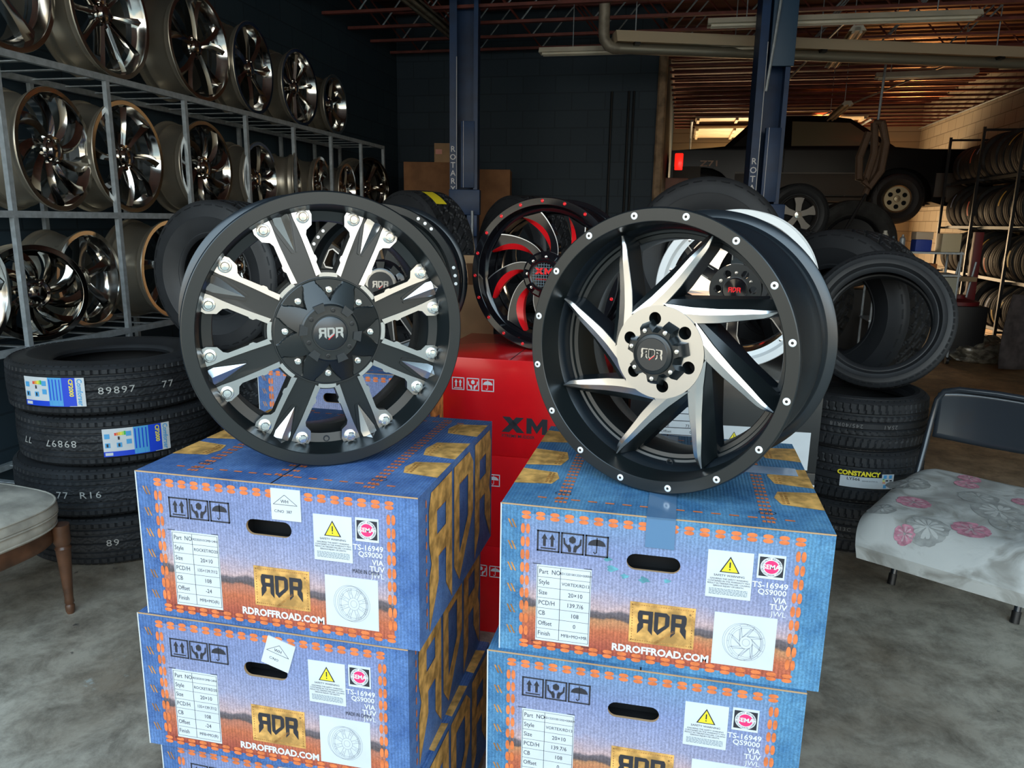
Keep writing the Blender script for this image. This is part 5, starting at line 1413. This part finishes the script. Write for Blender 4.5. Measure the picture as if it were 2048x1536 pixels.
# ---------------- black pickup raised on a lift
def truck():
    r = empty('pickup_truck'); L0, L1 = -.25, 4.22
    paint = mat('dark truck paint', (.007, .007, .008), .22, 0, .0, spec=.22); clad = mat('grey cladding', (.07, .062, .05), .5); glass = mat('smoked glass', (.03, .033, .03), .05, 0, 0, spec=.8)
    W2 = .88; zb = 1.98   # rocker height
    # side outline, x along, z up; front at the right
    prof = [(-.25, zb+.05), (-.25, zb+.62), (.35, zb+.66), (.55, zb+.68), (.95, zb+1.07), (1.25, zb+1.13), (2.0, zb+1.13), (2.35, zb+1.08), (2.98, zb+.66), (3.75, zb+.60), (4.05, zb+.52), (4.20, zb+.30), (4.22, zb-.02), (4.12, zb-.14), (3.75, zb-.18)]
    arch = [(3.09+.46*math.cos(a), zb-.05+.42*math.sin(a)) for a in [PI*i/10 for i in range(0, 11)]]
    arch2 = [(.25+.46*math.cos(a), zb-.05+.42*math.sin(a)) for a in [PI*i/10 for i in range(0, 11)]]
    prof = prof+[(3.55, zb-.12)]+arch+[(2.6, zb-.05), (.72, zb-.05)]+arch2+[(-.21, zb)]
    q = MB(lambda p: Vector((p.x, p.z, p.y)))
    n = len(prof)
    tri = tessellate_polygon([[Vector((a, b, 0)) for a, b in prof]])
    for sg in (-1, 1):
        ins = [(a, b, sg*(W2-(.0 if b < zb+.64 else .16*min(1, (b-zb-.64)/.45)))) for a, b in prof]
        q.add(ins, tri, paint, None, False)
    fr = [(a, b, -(W2-(.0 if b < zb+.64 else .16*min(1, (b-zb-.64)/.45)))) for a, b in prof]; bk = [(a, b, -c) for a, b, c in fr]
    q.add(fr+bk, [(i, (i+1) % n, n+(i+1) % n, n+i) for i in range(n)], paint, None, False)
    q.build('body', r)
    q = MB(); q.box((3.09, 0, zb+.1), (.94, 1.1, .55), dark); q.box((.25, 0, zb+.1), (.94, 1.1, .55), dark); q.box((1.6, 0, zb-.08), (4.2, 1.0, .14), dark); q.build('underbody', r)
    # cladding strip with ribs, sill
    q = MB(); q.box((1.68, -W2-.008, zb+.115), (1.90, .02, .31), clad, bev=.006); q.box((-.0, -W2-.008, zb+.2), (.42, .02, .36), clad, bev=.006); q.box((3.88, -W2-.008, zb+.12), (.62, .02, .34), clad, bev=.006)
    for i in range(5): q.box((.9+.36*i, -W2-.02, zb+.0), (.02, .01, .10), clad)
    q.box((1.68, -W2-.005, zb+.285), (1.9, .012, .014), mat('trim strip', (.16, .14, .11), .4))
    q.build('side_cladding', r)
    q = MB(); q.box((1.65, -W2+.02, zb-.10), (2.0, .10, .07), clad, bev=.01); q.build('running_board', r)
    # side glass
    def win(pts, name='side_window', M=glass):
        q = MB(lambda p: Vector((p.x, p.z, p.y)))
        q.add([(a, zb+b, -(W2-(.0 if b < .64 else .16*min(1, (b-.64)/.45)))-.006) for a, b in pts], [tuple(range(len(pts)))], M, None, False); q.build(name, r, fix=False)
    win([(1.52, .68), (2.82, .68), (2.34, 1.02), (1.52, 1.05)], M=mat('side glass clear', (.22, .19, .12), .06, 0, 0, spec=.8)); win([(.66, .68), (1.40, .68), (1.40, 1.05), (1.05, 1.02)])
    q = MB(lambda p: Vector((p.x, p.z, p.y))); q.add([(2.42, zb+1.05, -.70), (2.96, zb+.69, -.80), (2.96, zb+.69, .80), (2.42, zb+1.05, .70)], [(0, 1, 2, 3)], mat('windscreen', (.5, .45, .32), .1, 0, .4), None, False); q.build('windscreen', r)
    q = MB(); q.box((3.55, -.50, zb+.585), (1.15, .72, .10), paint, bev=.045); q.build('hood_bulge', r)
    q = MB(); q.box((2.62, -W2-.10, zb+.72), (.10, .16, .12), paint, bev=.03); q.build('door_mirror', r)
    q = MB(); q.box((-.13, -W2+.01, zb+.45), (.13, .07, .26), mat('red lamp lens', (.9, .02, .015), .25, 0, .4, emit=((1, .02, .01), .6)), bev=.02); q.build('tail_light', r)
    q = MB(); q.box((4.10, -W2+.03, zb+.40), (.14, .08, .14), mat('amber lens', (.9, .35, .06), .2, 0, .5), bev=.02); q.build('head_light', r)
    q = MB(); q.box((-.16, -W2+.06, zb+.06), (.40, .20, .30), mat('dusty rose bumper', (.62, .36, .30), .5, noise=(3, .2)), bev=.04); q.build('rear_bumper', r)
    q = MB(); q.box((3.98, -W2+.05, zb-.02), (.5, .16, .22), clad, bev=.04); q.build('front_bumper', r)
    q = MB(STAND); text(q, 'Z71', .34, zb+.42, W2+.012, .12, mat('decal tan', (.62, .42, .30), .5), bold=.02, sx=1.5); q.build('decal', r, fix=False)
    for x in (1.45, 2.9):
        q = MB(); q.box((x-.02 if x < 2 else x-.1, -W2-.004, zb+.33), (.008, .004, .62), dark); q.build('door_gap', r)
    q = MB(); q.box((1.35, -W2-.012, zb+.52), (.14, .02, .03), paint, bev=.006); q.build('door_handle', r)
    # wheels
    tr_ = tire_mesh(.37, .20, .25, 'terrain', pitches=30, sub=4, across=12, dep=.01, name='tire')
    t0 = tr_.build('tire', r)
    hubm = mat('tan alloy', (.50, .42, .28), .35, .8)
    q = MB(STAND); q.lathe([(.205, -.02), (.195, 0), (.18, -.02), (.17, -.035)], 40, hubm)
    holes = [[(.115*math.cos(a0)+.035*math.cos(-2*PI*i/12)*1.0, .115*math.sin(a0)+.035*math.sin(-2*PI*i/12)) for i in range(12)] for a0 in [2*PI*k/6+.5 for k in range(6)]]
    q.poly([(.19*math.cos(2*PI*i/40), .19*math.sin(2*PI*i/40)) for i in range(40)], -.06, -.02, hubm, None, hubm, holes); q.disc(.17, -.09, 24, dark)
    q.lathe([(.05, -.02), (.045, .0), (0, .005)], 20, hubm)
    h0 = q.build('wheel_disc', r)
    for i, (x, y) in enumerate(((3.09, -.76), (.25, -.76), (3.09, .76), (.25, .76))):
        a = t0 if i == 0 else child('tire', t0, r); a.location = (x, y, zb-.08); a.rotation_euler = (PI/2, 0, 0)
        b = h0 if i == 0 else child('wheel_disc', h0, r); b.location = (x, y-.115 if y < 0 else y+.115, zb-.08); b.rotation_euler = (0, 0, 0 if y < 0 else PI)
    return r
tk = truck(); tk.scale = (1.075, 1, 1.075); put(tk, (0, 14.3, -.1125), (0, 0, 0), 'black pickup truck with tan wheel, raised at the back of the shop', 'truck')
lf = empty('scissor_lift', (1.8, 14.35, .0)); tag(lf, 'dark vehicle lift holding up the pickup truck', 'vehicle lift')
q = MB(); q.box((0, 0, .12), (2.2, 1.2, .24), greyb); q.build('base', lf)
for sg in (-1, 1):
    q = MB(); q.box((0, .35*sg, 1.78), (2.0, .35, .16), greyb); q.build('platform', lf)
    for (a, b) in (((-.8, .24), (.8, 1.70)), ((.8, .24), (-.8, 1.70))):
        q = MB(); q.tube([(a[0], .35*sg, a[1]), (b[0], .35*sg, b[1])], .05, greyb, 8); q.build('scissor_arm', lf)

# ---------------- hanging hoses
hs = empty('exhaust_hose', (2.04, 9.45, 0)); tag(hs, 'bunch of looped brown exhaust hoses hanging in front of the truck bonnet', 'hose')
br = mat('brown hose', (.13, .075, .045), .65, bump=(90, .5))
q = MB(); q.tube([(-.03, 0, 2.62), (.0, 0, 2.3), (-.06, 0, 1.98), (-.13, 0, 2.02), (-.15, 0, 2.25), (-.08, 0, 2.52)], .042, br, 10); q.build('hose_loop', hs)
q = MB(); q.tube([(.04, -.05, 2.6), (.10, -.05, 2.4), (.08, -.05, 2.1), (-.02, -.05, 1.93), (-.09, -.05, 2.0)], .042, br, 10); q.build('hose_loop', hs)
q = MB(); q.tube([(-.03, 0, 2.62), (.04, -.05, 2.62), (.09, -.04, 2.45), (.05, .02, 2.2), (-.04, .03, 1.85)], .036, br, 10); q.build('hose_loop', hs)
q = MB(); q.cyl((0, 0, 2.6), (.02, 0, 3.44), .014, steel, 8); q.build('hanging_rod', hs)
q = MB(); q.tube([(-.04, -.02, 1.85), (-.18, -.05, 1.55), (-.32, -.1, 1.25)], .018, blackpl, 8); q.build('tail_hose', hs)

# ---------------- right: rack of used tires
XF, XK = 3.92, 4.57
rk = empty('tire_rack', (XF, 11.0, 0)); tag(rk, 'black steel rack filled with used tires along the right wall', 'rack')
for x in (XF, XK):
    for y in (8.2, 9.3, 10.5, 11.85, 13.2):
        q = MB(); q.box((x-XF, y-11, 1.42), (.035, .035, 2.84), blackpl); q.build('post', rk)
for z in (2.17, 1.52, .86, .24):
    for x in (XF+.10, XK-.10):
        q = MB(); q.box((x-XF, -.3, z-.02), (.04, 5.0, .04), greyb if z == 1.52 and x < 4.2 else blackpl); q.build('rail', rk)
    for y in (8.2, 9.3, 10.5, 11.85, 13.2):
        q = MB(); q.box((.325, y-11, z-.03), (.65, .03, .03), blackpl); q.build('cross_bar', rk)
for y in (10.5, 11.85, 13.2):
    q = MB(); q.box((.325, y-11, 2.80), (.65, .03, .03), blackpl); q.build('cross_bar', rk)
rtk = [dict(R=.335, ri=.21, w=.20, kind='plain', pitches=48, sub=2, across=14, dep=.006, M=dusty, Ms=dusty, n_low=96), dict(R=.315, ri=.20, w=.19, kind='plain', pitches=48, sub=2, across=14, dep=.006, M=dusty, Ms=dusty, n_low=96), dict(R=.30, ri=.215, w=.21, kind='plain', pitches=48, sub=2, across=14, dep=.006, n_low=96)]
rnd = random.Random(5); rowname = {2.17: 'top', 1.52: 'second', .86: 'third', .24: 'lowest'}
stripes = [mat('chalk white', (.75, .74, .68), .6), mat('marking orange', (.85, .16, .08), .6), mat('marking yellow', (.80, .55, .08), .6), mat('marking blue', (.35, .5, .8), .6)]
for z in (2.17, 1.52, .86, .24):
    y = 13.05 if z > .5 else 12.4; i = 0
    while y > 8.4:
        k = rnd.randrange(3); R_ = rtk[k]['R']; w_ = rtk[k]['w']
        t = tire('rack%d' % k, **rtk[k])
        y -= w_/2
        dz = math.sqrt(max(0, R_**2-.205**2))
        put(t, (XF+.325+rnd.uniform(-.006, .006), y, z+dz+.004), (PI/2, rnd.uniform(0, 3), 0), 'used tire standing in the row on the %s shelf of the right rack' % rowname[z], 'tire', 'used tires on the %s shelf' % rowname[z])
        if rnd.random() < .34:
            M_ = rnd.choice(stripes); q = MB(wrap(R_, 0, 0)); grid_patch(q, -.10, -.022, .10, .020, .003, M_, None, 8)
            o = q.build('marking_stripe', t, fix=False); a = rnd.uniform(2.4, 3.6); o.rotation_euler = (0, 0, a+t.rotation_euler[1]); t['label'] = 'used tire with a %s stripe on the %s shelf of the right rack' % (M_.name.split()[-1], rowname[z])
        y -= w_/2+.006+rnd.uniform(0, .02); i += 1

# ---------------- clutter between the truck and the tires
def simple(name, build, loc, rz, label, cat, group=None):
    q = MB(); build(q); o = q.build(name); put(o, loc, (0, 0, rz), label, cat, group); return o
wb = empty('work_cart', (2.55, 9.35, 0)); tag(wb, 'metal work cart crowded with tins and boxes in front of the truck wheel', 'cart')
creamp = mat('cart cream', (.42, .42, .33), .5)
for (x, y) in ((-.42, -.22), (.42, -.22), (-.42, .22), (.42, .22)):
    q = MB(); q.cyl((x, y, .05), (x, y, 1.24), .014, steel, 8); q.build('leg', wb)
    q = MB(); q.cyl((x-.015, y, .04), (x+.015, y, .04), .04, blackpl, 12); q.build('caster', wb)
for z in (1.22, .98, .45):
    q = MB(); q.box((0, 0, z), (.88, .48, .02), steel); q.build('tray', wb)
q = MB(); q.box((.12, -.02, .82), (.58, .42, .28), creamp, bev=.006); q.build('drawer_case', wb)
def cbx(col, name): return mat(name, col, .5)
simple('storage_box', lambda q: q.box((0, 0, .10), (.20, .16, .20), cbx((.70, .58, .36), 'cream plastic'), bev=.008), (2.86, 9.25, 1.231), .1, 'cream plastic box at the right end of the work cart', 'box')
simple('storage_box', lambda q: q.box((0, 0, .065), (.17, .15, .13), cbx((.03, .07, .42), 'cobalt plastic'), bev=.01), (2.58, 9.22, 1.231), .1, 'cobalt blue plastic box on the work cart', 'box')
simple('storage_box', lambda q: q.box((0, 0, .04), (.18, .14, .08), cbx((.78, .60, .42), 'pale card'), bev=.004), (2.58, 9.22, 1.363), .1, 'pale box stacked on the cobalt blue box', 'box')
simple('spray_can', lambda q: q.lathe([(0, 0), (.03, 0), (.03, .14), (.012, .16), (.012, .18), (0, .18)], 14, steel), (2.38, 9.20, 1.231), 0, 'metal spray can standing left of the cobalt blue box', 'can')
simple('spray_can', lambda q: q.lathe([(0, 0), (.032, 0), (.032, .12), (.014, .14), (.014, .16), (0, .16)], 14, greyb), (2.30, 9.26, 1.231), 0, 'dull grey can beside the metal spray can', 'can')
simple('plastic_bottle', lambda q: (q.lathe([(0, 0), (.045, 0), (.045, .15), (.02, .20), (.02, .22), (0, .22)], 16, cbx((.72, .70, .60), 'milky plastic'))), (2.20, 9.22, 1.231), 0, 'milky plastic bottle at the left end of the work cart', 'bottle')
simple('storage_box', lambda q: q.box((0, 0, .055), (.20, .2, .11), cbx((.45, .14, .03), 'orange tin'), bev=.004), (2.66, 9.28, .991), .0, 'orange tin box on the middle tray of the cart', 'box')
simple('storage_box', lambda q: q.box((0, 0, .05), (.22, .2, .10), cbx((.6, .6, .55), 'white tin'), bev=.01), (2.33, 9.26, .991), .0, 'white box on the middle tray of the cart, left side', 'box')
tc_ = empty('tire_changer', (3.15, 9.6, 0)); tag(tc_, 'dark red tire changing machine with steel rods beside the right rack', 'machine')
mred = cbx((.16, .012, .014), 'machine red')
q = MB(); q.box((0, 0, .32), (.50, .5, .62), blackpl, bev=.02); q.build('cabinet', tc_)
q = MB(); q.lathe([(0, .63), (.22, .63), (.22, .67), (.08, .70), (.08, .74), (0, .74)], 24, mred); q.build('turntable', tc_)
q = MB(); q.box((.17, .15, 1.0), (.09, .09, .9), mred, bev=.01); q.build('column', tc_)
for x in (-.12, .05):
    q = MB(); q.cyl((x, -.1, .72), (x+.05, -.1, 1.12), .012, steel, 8); q.build('rod', tc_)
q = MB(); q.box((-.05, -.1, .93), (.30, .2, .05), cbx((.30, .2, .1), 'tray brown')); q.build('tool_tray', tc_)
simple('rubbish_bin', lambda q: q.add([(-.13, -.13, 0), (.13, -.13, 0), (.13, .13, 0), (-.13, .13, 0), (-.18, -.18, .40), (.18, -.18, .40), (.18, .18, .40), (-.18, .18, .40)], [(0, 1, 5, 4), (1, 2, 6, 5), (2, 3, 7, 6), (3, 0, 4, 7), (0, 1, 2, 3), (4, 5, 6, 7)], cbx((.13, .12, .085), 'olive plastic'), None, False), (3.28, 9.95+.35, 0), .1, 'olive square rubbish bin on the floor before the tire rack', 'bin')
q = MB(); bm_ = bmesh.new(); bmesh.ops.create_icosphere(bm_, subdivisions=4, radius=1)
from mathutils import noise as mno
bv = []
for v in bm_.verts:
    d = 1+.25*mno.noise(v.co*2.2)+.12*mno.noise(v.co*6); bv.append((v.co.x*.42*d, v.co.y*.34*d, max(0, (v.co.z+.55)*.17*d)))
q.add(bv, [[v.index for v in f.verts] for f in bm_.faces], mat('clear plastic sheeting', (.20, .18, .14), .18, 0, .6, noise=(9, .7), bump=(30, .8))); bm_.free()
o = q.build('plastic_bag'); put(o, (3.42, 9.55, 0), (0, 0, .3), 'crumpled clear plastic bag on the floor by the right rack', 'bag')
o = simple('seat_cover', lambda q: q.add([(x*.26-.05*math.sin(z*5), .03*math.sin(x*4+z*7), z) for z in [i*.06 for i in range(14)] for x in [-1+.25*j for j in range(9)]], [(i*9+j, i*9+j+1, (i+1)*9+j+1, (i+1)*9+j) for i in range(13) for j in range(8)], mat('grey felt', (.06, .05, .05), .9, noise=(14, .3))), (3.60, 8.75, .05), .2, 'dark grey cloth hanging at the right edge in front of the rack', 'cloth')
md = o.modifiers.new('s', 'SOLIDIFY'); md.thickness = .012
# big tires resting between truck and cart
t = empty('car_wheel'); q = tire_mesh(.36, .22, .23, 'terrain', pitches=34, sub=5, across=16, dep=.01); a = q.build('tire', t); a.rotation_euler = (PI/2, 0, 0); a.location = (0, 0, .36)
q = MB(STAND); alm = mat('grey alloy', (.22, .21, .2), .3, .8); q.lathe([(.222, -.01), (.212, .004), (.20, -.01), (.19, -.05)], 48, alm)
for k in range(5): q.poly([rot2(p, 2*PI*k/5+.3) for p in ((.03, -.03), (.12, -.035), (.2, -.06), (.2, .06), (.12, .035), (.03, .03))], -.06, -.015, alm)
q.disc(.2, -.09, 24, dark); q.lathe([(.045, -.02), (.04, 0), (0, .004)], 20, chrome)
b = q.build('alloy_rim', t); b.location = (0, -.105, .36)
put(t, (1.28, 9.55, 1.25), (0, 0, .15), 'spare wheel with a grey five-spoke alloy under the truck, right of the blue post', 'wheel')
simple('steel_drum', lambda q: q.lathe([(0, 0), (.29, 0), (.295, .02), (.29, .04), (.29, .4), (.298, .42), (.29, .44), (.29, .82), (.298, .84), (.29, .86), (.29, 1.22), (.3, 1.245), (0, 1.24)], 40, blackpl), (1.28, 9.6, 0), 0, 'black steel drum under the spare alloy wheel', 'drum')
t = tire('tractor', R=.52, ri=.34, w=.30, kind='terrain', pitches=30, sub=6, across=18, dep=.012, M=dusty, Ms=dusty); put(t, (1.98, 9.95, 1.28), (PI/2, 0, .1), 'very large worn tire standing under the truck door', 'tire')
q = MB(); q.lathe([(.345, .10), (.32, .12), (.30, .06), (.12, .02), (0, .02)], 40, blackpl); q.build('rim', t)
simple('stand_block', lambda q: q.box((0, 0, .375), (.7, .36, .75), blackpl, bev=.01), (1.98, 9.95, 0), .1, 'low black stand under the very large worn tire', 'stand')
bn = empty('air_tank', (.85, 11.2, 0)); 
q = MB(); q.cyl((-.3, 0, .35), (.3, 0, .35), .2, mred, 20); q.build('tank', bn); tag(bn, 'small red air tank on the floor beyond the blue post', 'tank')
for sg in (-1, 1):
    q = MB(); q.box((.2*sg, 0, .09), (.04, .3, .18), blackpl); q.build('foot', bn)

# ---------------- folding chair with a floral pad
th = math.radians(-30.7); ch = empty('folding_chair'); put(ch, (1.1605, 3.1375, 0), (0, 0, th), 'black metal folding chair with a stained floral pad at the right edge', 'chair')
for sg in (-1, 1):
    q = MB(); q.tube([(.225*sg, .0, .01), (.228*sg, .10, .30), (.228*sg, .24, .56), (.226*sg, .285, .68), (.218*sg, .30, .765), (.195*sg, .305, .805), (.14*sg, .307, .822), (0, .308, .826)], .0125, chairm, 14); q.build('frame_tube', ch)
    q = MB(); q.tube([(.200*sg, -.35, .40), (.203*sg, .0, .25), (.205*sg, .33, .01)], .0115, chairm, 12); q.build('rear_leg', ch)
    q = MB(); q.tube([(.225*sg, -.004, .0), (.2255*sg, .008, .045)], .0165, blackpl, 12); q.build('foot_cap', ch)
q = MB(); vs = []; nx, nz = 24, 10
for i in range(nx+1):
    u = -1+2*i/nx
    for k in range(nz+1):
        z = .60+.215*k/nz-.018*(abs(u)**3)*(k/nz)**2-.012*(1-u*u)*(1-k/nz)
        vs.append((u*.218, .298+.028*(1-u*u)+.006*math.sin(PI*k/nz), z))
q.add(vs, [(i*(nz+1)+k, (i+1)*(nz+1)+k, (i+1)*(nz+1)+k+1, i*(nz+1)+k+1) for i in range(nx) for k in range(nz)], chairm)
o = q.build('backrest', ch); md = o.modifiers.new('s', 'SOLIDIFY'); md.thickness = .006
q = MB(); q.box((0, -.13, .40), (.40, .62, .02), chairm, bev=.008); q.build('seat', ch)
def pad_mat():
    M = bpy.data.materials.new('floral fabric'); M.use_nodes = True; t = M.node_tree; b = t.nodes['Principled BSDF']; b.inputs['Roughness'].default_value = .85
    co = t.nodes.new('ShaderNodeTexCoord'); n = t.nodes.new('ShaderNodeTexNoise'); n.inputs['Scale'].default_value = 7; n.inputs['Detail'].default_value = 7; n.inputs['Distortion'].default_value = 1.2
    t.links.new(co.outputs['Object'], n.inputs['Vector']); r = t.nodes.new('ShaderNodeValToRGB'); t.links.new(n.outputs[0], r.inputs[0]); c = r.color_ramp
    c.elements[0].position = .34; c.elements[0].color = (.30, .29, .26, 1); c.elements[1].position = .52; c.elements[1].color = (.52, .52, .49, 1)
    n2 = t.nodes.new('ShaderNodeTexNoise'); n2.inputs['Scale'].default_value = 3.1; t.links.new(co.outputs['Object'], n2.inputs['Vector'])
    r2 = t.nodes.new('ShaderNodeValToRGB'); t.links.new(n2.outputs[0], r2.inputs[0]); r2.color_ramp.elements[0].position = .30; r2.color_ramp.elements[0].color = (.50, .48, .47, 1); r2.color_ramp.elements[1].position = .42; r2.color_ramp.elements[1].color = (1, 1, 1, 1)
    m_ = t.nodes.new('ShaderNodeMix'); m_.data_type = 'RGBA'; m_.blend_type = 'MULTIPLY'; m_.inputs[0].default_value = .8; t.links.new(r.outputs[0], m_.inputs[6]); t.links.new(r2.outputs[0], m_.inputs[7]); t.links.new(m_.outputs[2], b.inputs['Base Color'])
    bp = t.nodes.new('ShaderNodeBump'); bp.inputs['Strength'].default_value = .3; bp.inputs['Distance'].default_value = .02; t.links.new(n.outputs[0], bp.inputs['Height']); t.links.new(bp.outputs[0], b.inputs['Normal'])
    return M
padm = pad_mat()
def pad_top(x, y):   # top surface of the pad in chair coordinates
    e = min(1, (x+.245)/.06, (.335-x)/.06); f = min(1, (y+.56)/.10, (.285-y)/.07)
    base = .452-.045*max(0, -(y+.05))
    return base+.028*(max(0, e)**.5)*(max(0, f)**.5)-.012*math.sin(x*14)*math.sin(y*11)*.3-.07*max(0, (-.42-y)/.14)**1.6
q = MB(); vs = []; nx, ny = 30, 44
def outline(x, y):
    # pull the corners in
    cx = .245-.045*max(0, (y-.1)/.18)**2-.025*max(0, (-.44-y)/.12)**2; return x*cx/.245 if x < 0 else x
for i in range(nx+1):
    for k in range(ny+1):
        x = -.245+.58*i/nx; y = -.56+.845*k/ny
        vs.append((outline(x, y), y, pad_top(x, y)))
q.add(vs, [(i*(ny+1)+k, (i+1)*(ny+1)+k, (i+1)*(ny+1)+k+1, i*(ny+1)+k+1) for i in range(nx) for k in range(ny)], padm)
low = [(v[0]*.97, v[1]*.985, v[2]-.030-(.02 if v[1] < -.48 else 0)) for v in vs]
q.add(low, [(i*(ny+1)+k, (i+1)*(ny+1)+k, (i+1)*(ny+1)+k+1, i*(ny+1)+k+1) for i in range(nx) for k in range(ny)], padm)
ed = [(0, k) for k in range(ny+1)]+[(i, ny) for i in range(1, nx+1)]+[(nx, k) for k in range(ny-1, -1, -1)]+[(i, 0) for i in range(nx-1, 0, -1)]
a_ = [vs[i*(ny+1)+k] for i, k in ed]; b_ = [low[i*(ny+1)+k] for i, k in ed]; n_ = len(ed)
q.add(a_+b_, [(i, (i+1) % n_, n_+(i+1) % n_, n_+i) for i in range(n_)], padm)
pd = q.build('seat_pad'); put(pd, (1.1605, 3.1375, 0), (0, 0, th), 'stained pale floral cushion lying on the black folding chair', 'cushion')
def flower(cx, cy, r, M1, M2, npet=6, seed=0):
    rn = random.Random(seed); fl = MB()
    for k in range(npet):
        a = 2*PI*k/npet+rn.uniform(-.15, .15)
        for (rr, M_, w0, dz) in ((r, M1, .42, .0012), (r*.72, M2, .14, .002)):
            pts = []
            for (d, w__) in ((.12, .10), (.5, .75), (.8, 1), (.95, .75), (1.0, .2), (.95, -.75), (.8, -1), (.5, -.75), (.12, -.10)):
                x, y = rot2((rr*d*rn.uniform(.95, 1.05), w0*rr*w__), a); pts.append((cx+x, cy+y))
            fl.add([(outline(x, y), y, pad_top(x, y)+dz+.0006) for x, y in pts], [tuple(range(len(pts)))], M_, None, False)
    fl.build('printed_flower', pd, fix=False)
pk, pk2, gy = mat('faded rose', (.52, .22, .28), .85, noise=(50, .3)), mat('pale rose', (.56, .36, .39), .85, noise=(40, .2)), mat('grey leaf', (.33, .33, .31), .85, noise=(30, .2))
for i, (x, y, r) in enumerate(((-.12, -.26, .060), (.10, -.38, .062), (-.02, .08, .045), (-.08, -.50, .035), (-.03, .17, .045), (.19, .02, .045))): flower(x, y, r, pk, pk2, 7, i)
for i, (x, y, r) in enumerate(((-.20, -.05, .08), (.14, -.16, .09), (-.02, -.45, .07), (.05, -.05, .07), (-.19, -.40, .05), (.19, -.26, .06))): flower(x, y, r, gy, padm, 11, 20+i)

# ---------------- old dining chair seat at the left edge
sc = empty('dining_chair'); sc.scale = (1, 1, .93); put(sc, (-2.15, 2.24, 0), (0, 0, math.radians(-8)), 'carved wooden chair with a grubby tufted cream seat at the lower left', 'chair')
def sqr(cx, cy, a, b, n=48, p=3.2):
    o = []
    for i in range(n):
        t = 2*PI*i/n; c, s_ = math.cos(t), math.sin(t)
        o.append((cx+a*abs(c)**(2/p)*(1 if c > 0 else -1), cy+b*abs(s_)**(2/p)*(1 if s_ > 0 else -1)))
    return o
seatm = mat('grubby cream fabric', (.40, .37, .31), .8, noise=(8, .35), bump=(12, .5))
def rings(q, levels, M, cap=True):
    n = 64; vs = []
    for (sx, z, f) in levels:
        vs += [(x, y, z) for x, y in sqr(-.28, -.30, .28*sx, .30*sx, n)]
    k = len(levels); fs = [(j*n+i, j*n+(i+1) % n, (j+1)*n+(i+1) % n, (j+1)*n+i) for j in range(k-1) for i in range(n)]
    q.add(vs, fs, M); 
    if cap: q.add(vs[-n:], [tuple(range(n))], M)
q = MB(); rings(q, [(.97, .385, 0), (1.0, .395, 0), (1.02, .42, 0), (1.0, .445, 0)], seatm, False); q.build('seat_band', sc)
q = MB(); rings(q, [(1.0, .440, 0), (1.035, .452, 0), (1.03, .47, 0), (1.0, .490, 0), (.9, .502, 0), (.6, .512, 0), (.3, .508, 0), (.05, .500, 0)], seatm); q.build('seat_cushion', sc)
for z, s_ in ((.443, 1.02), (.488, 1.012), (.397, 1.0)):
    q = MB(); q.tube([(x, y, z) for x, y in sqr(-.28, -.30, .28*s_, .30*s_, 64)], .0045, seatm, 8, closed=True); q.build('piping', sc)
q = MB(); rings(q, [(.93, .315, 0), (.96, .325, 0), (.97, .35, 0), (.955, .37, 0), (.97, .39, 0)], wood); q.build('seat_rail', sc)
leg = MB(); leg.lathe([(.012, 0), (.016, .012), (.017, .035), (.013, .042), (.017, .05), (.015, .07), (.026, .28), (.029, .29), (.024, .30), (.030, .315), (.030, .39), (0, .39)], 20, wood)
for i, (x, y) in enumerate(((-.045, -.05), (-.045, -.55), (-.515, -.05), (-.515, -.55))):
    if i == 0: l0 = leg.build('leg', sc); o = l0
    else: o = child('leg', l0, sc)
    o.location = (x, y, 0)
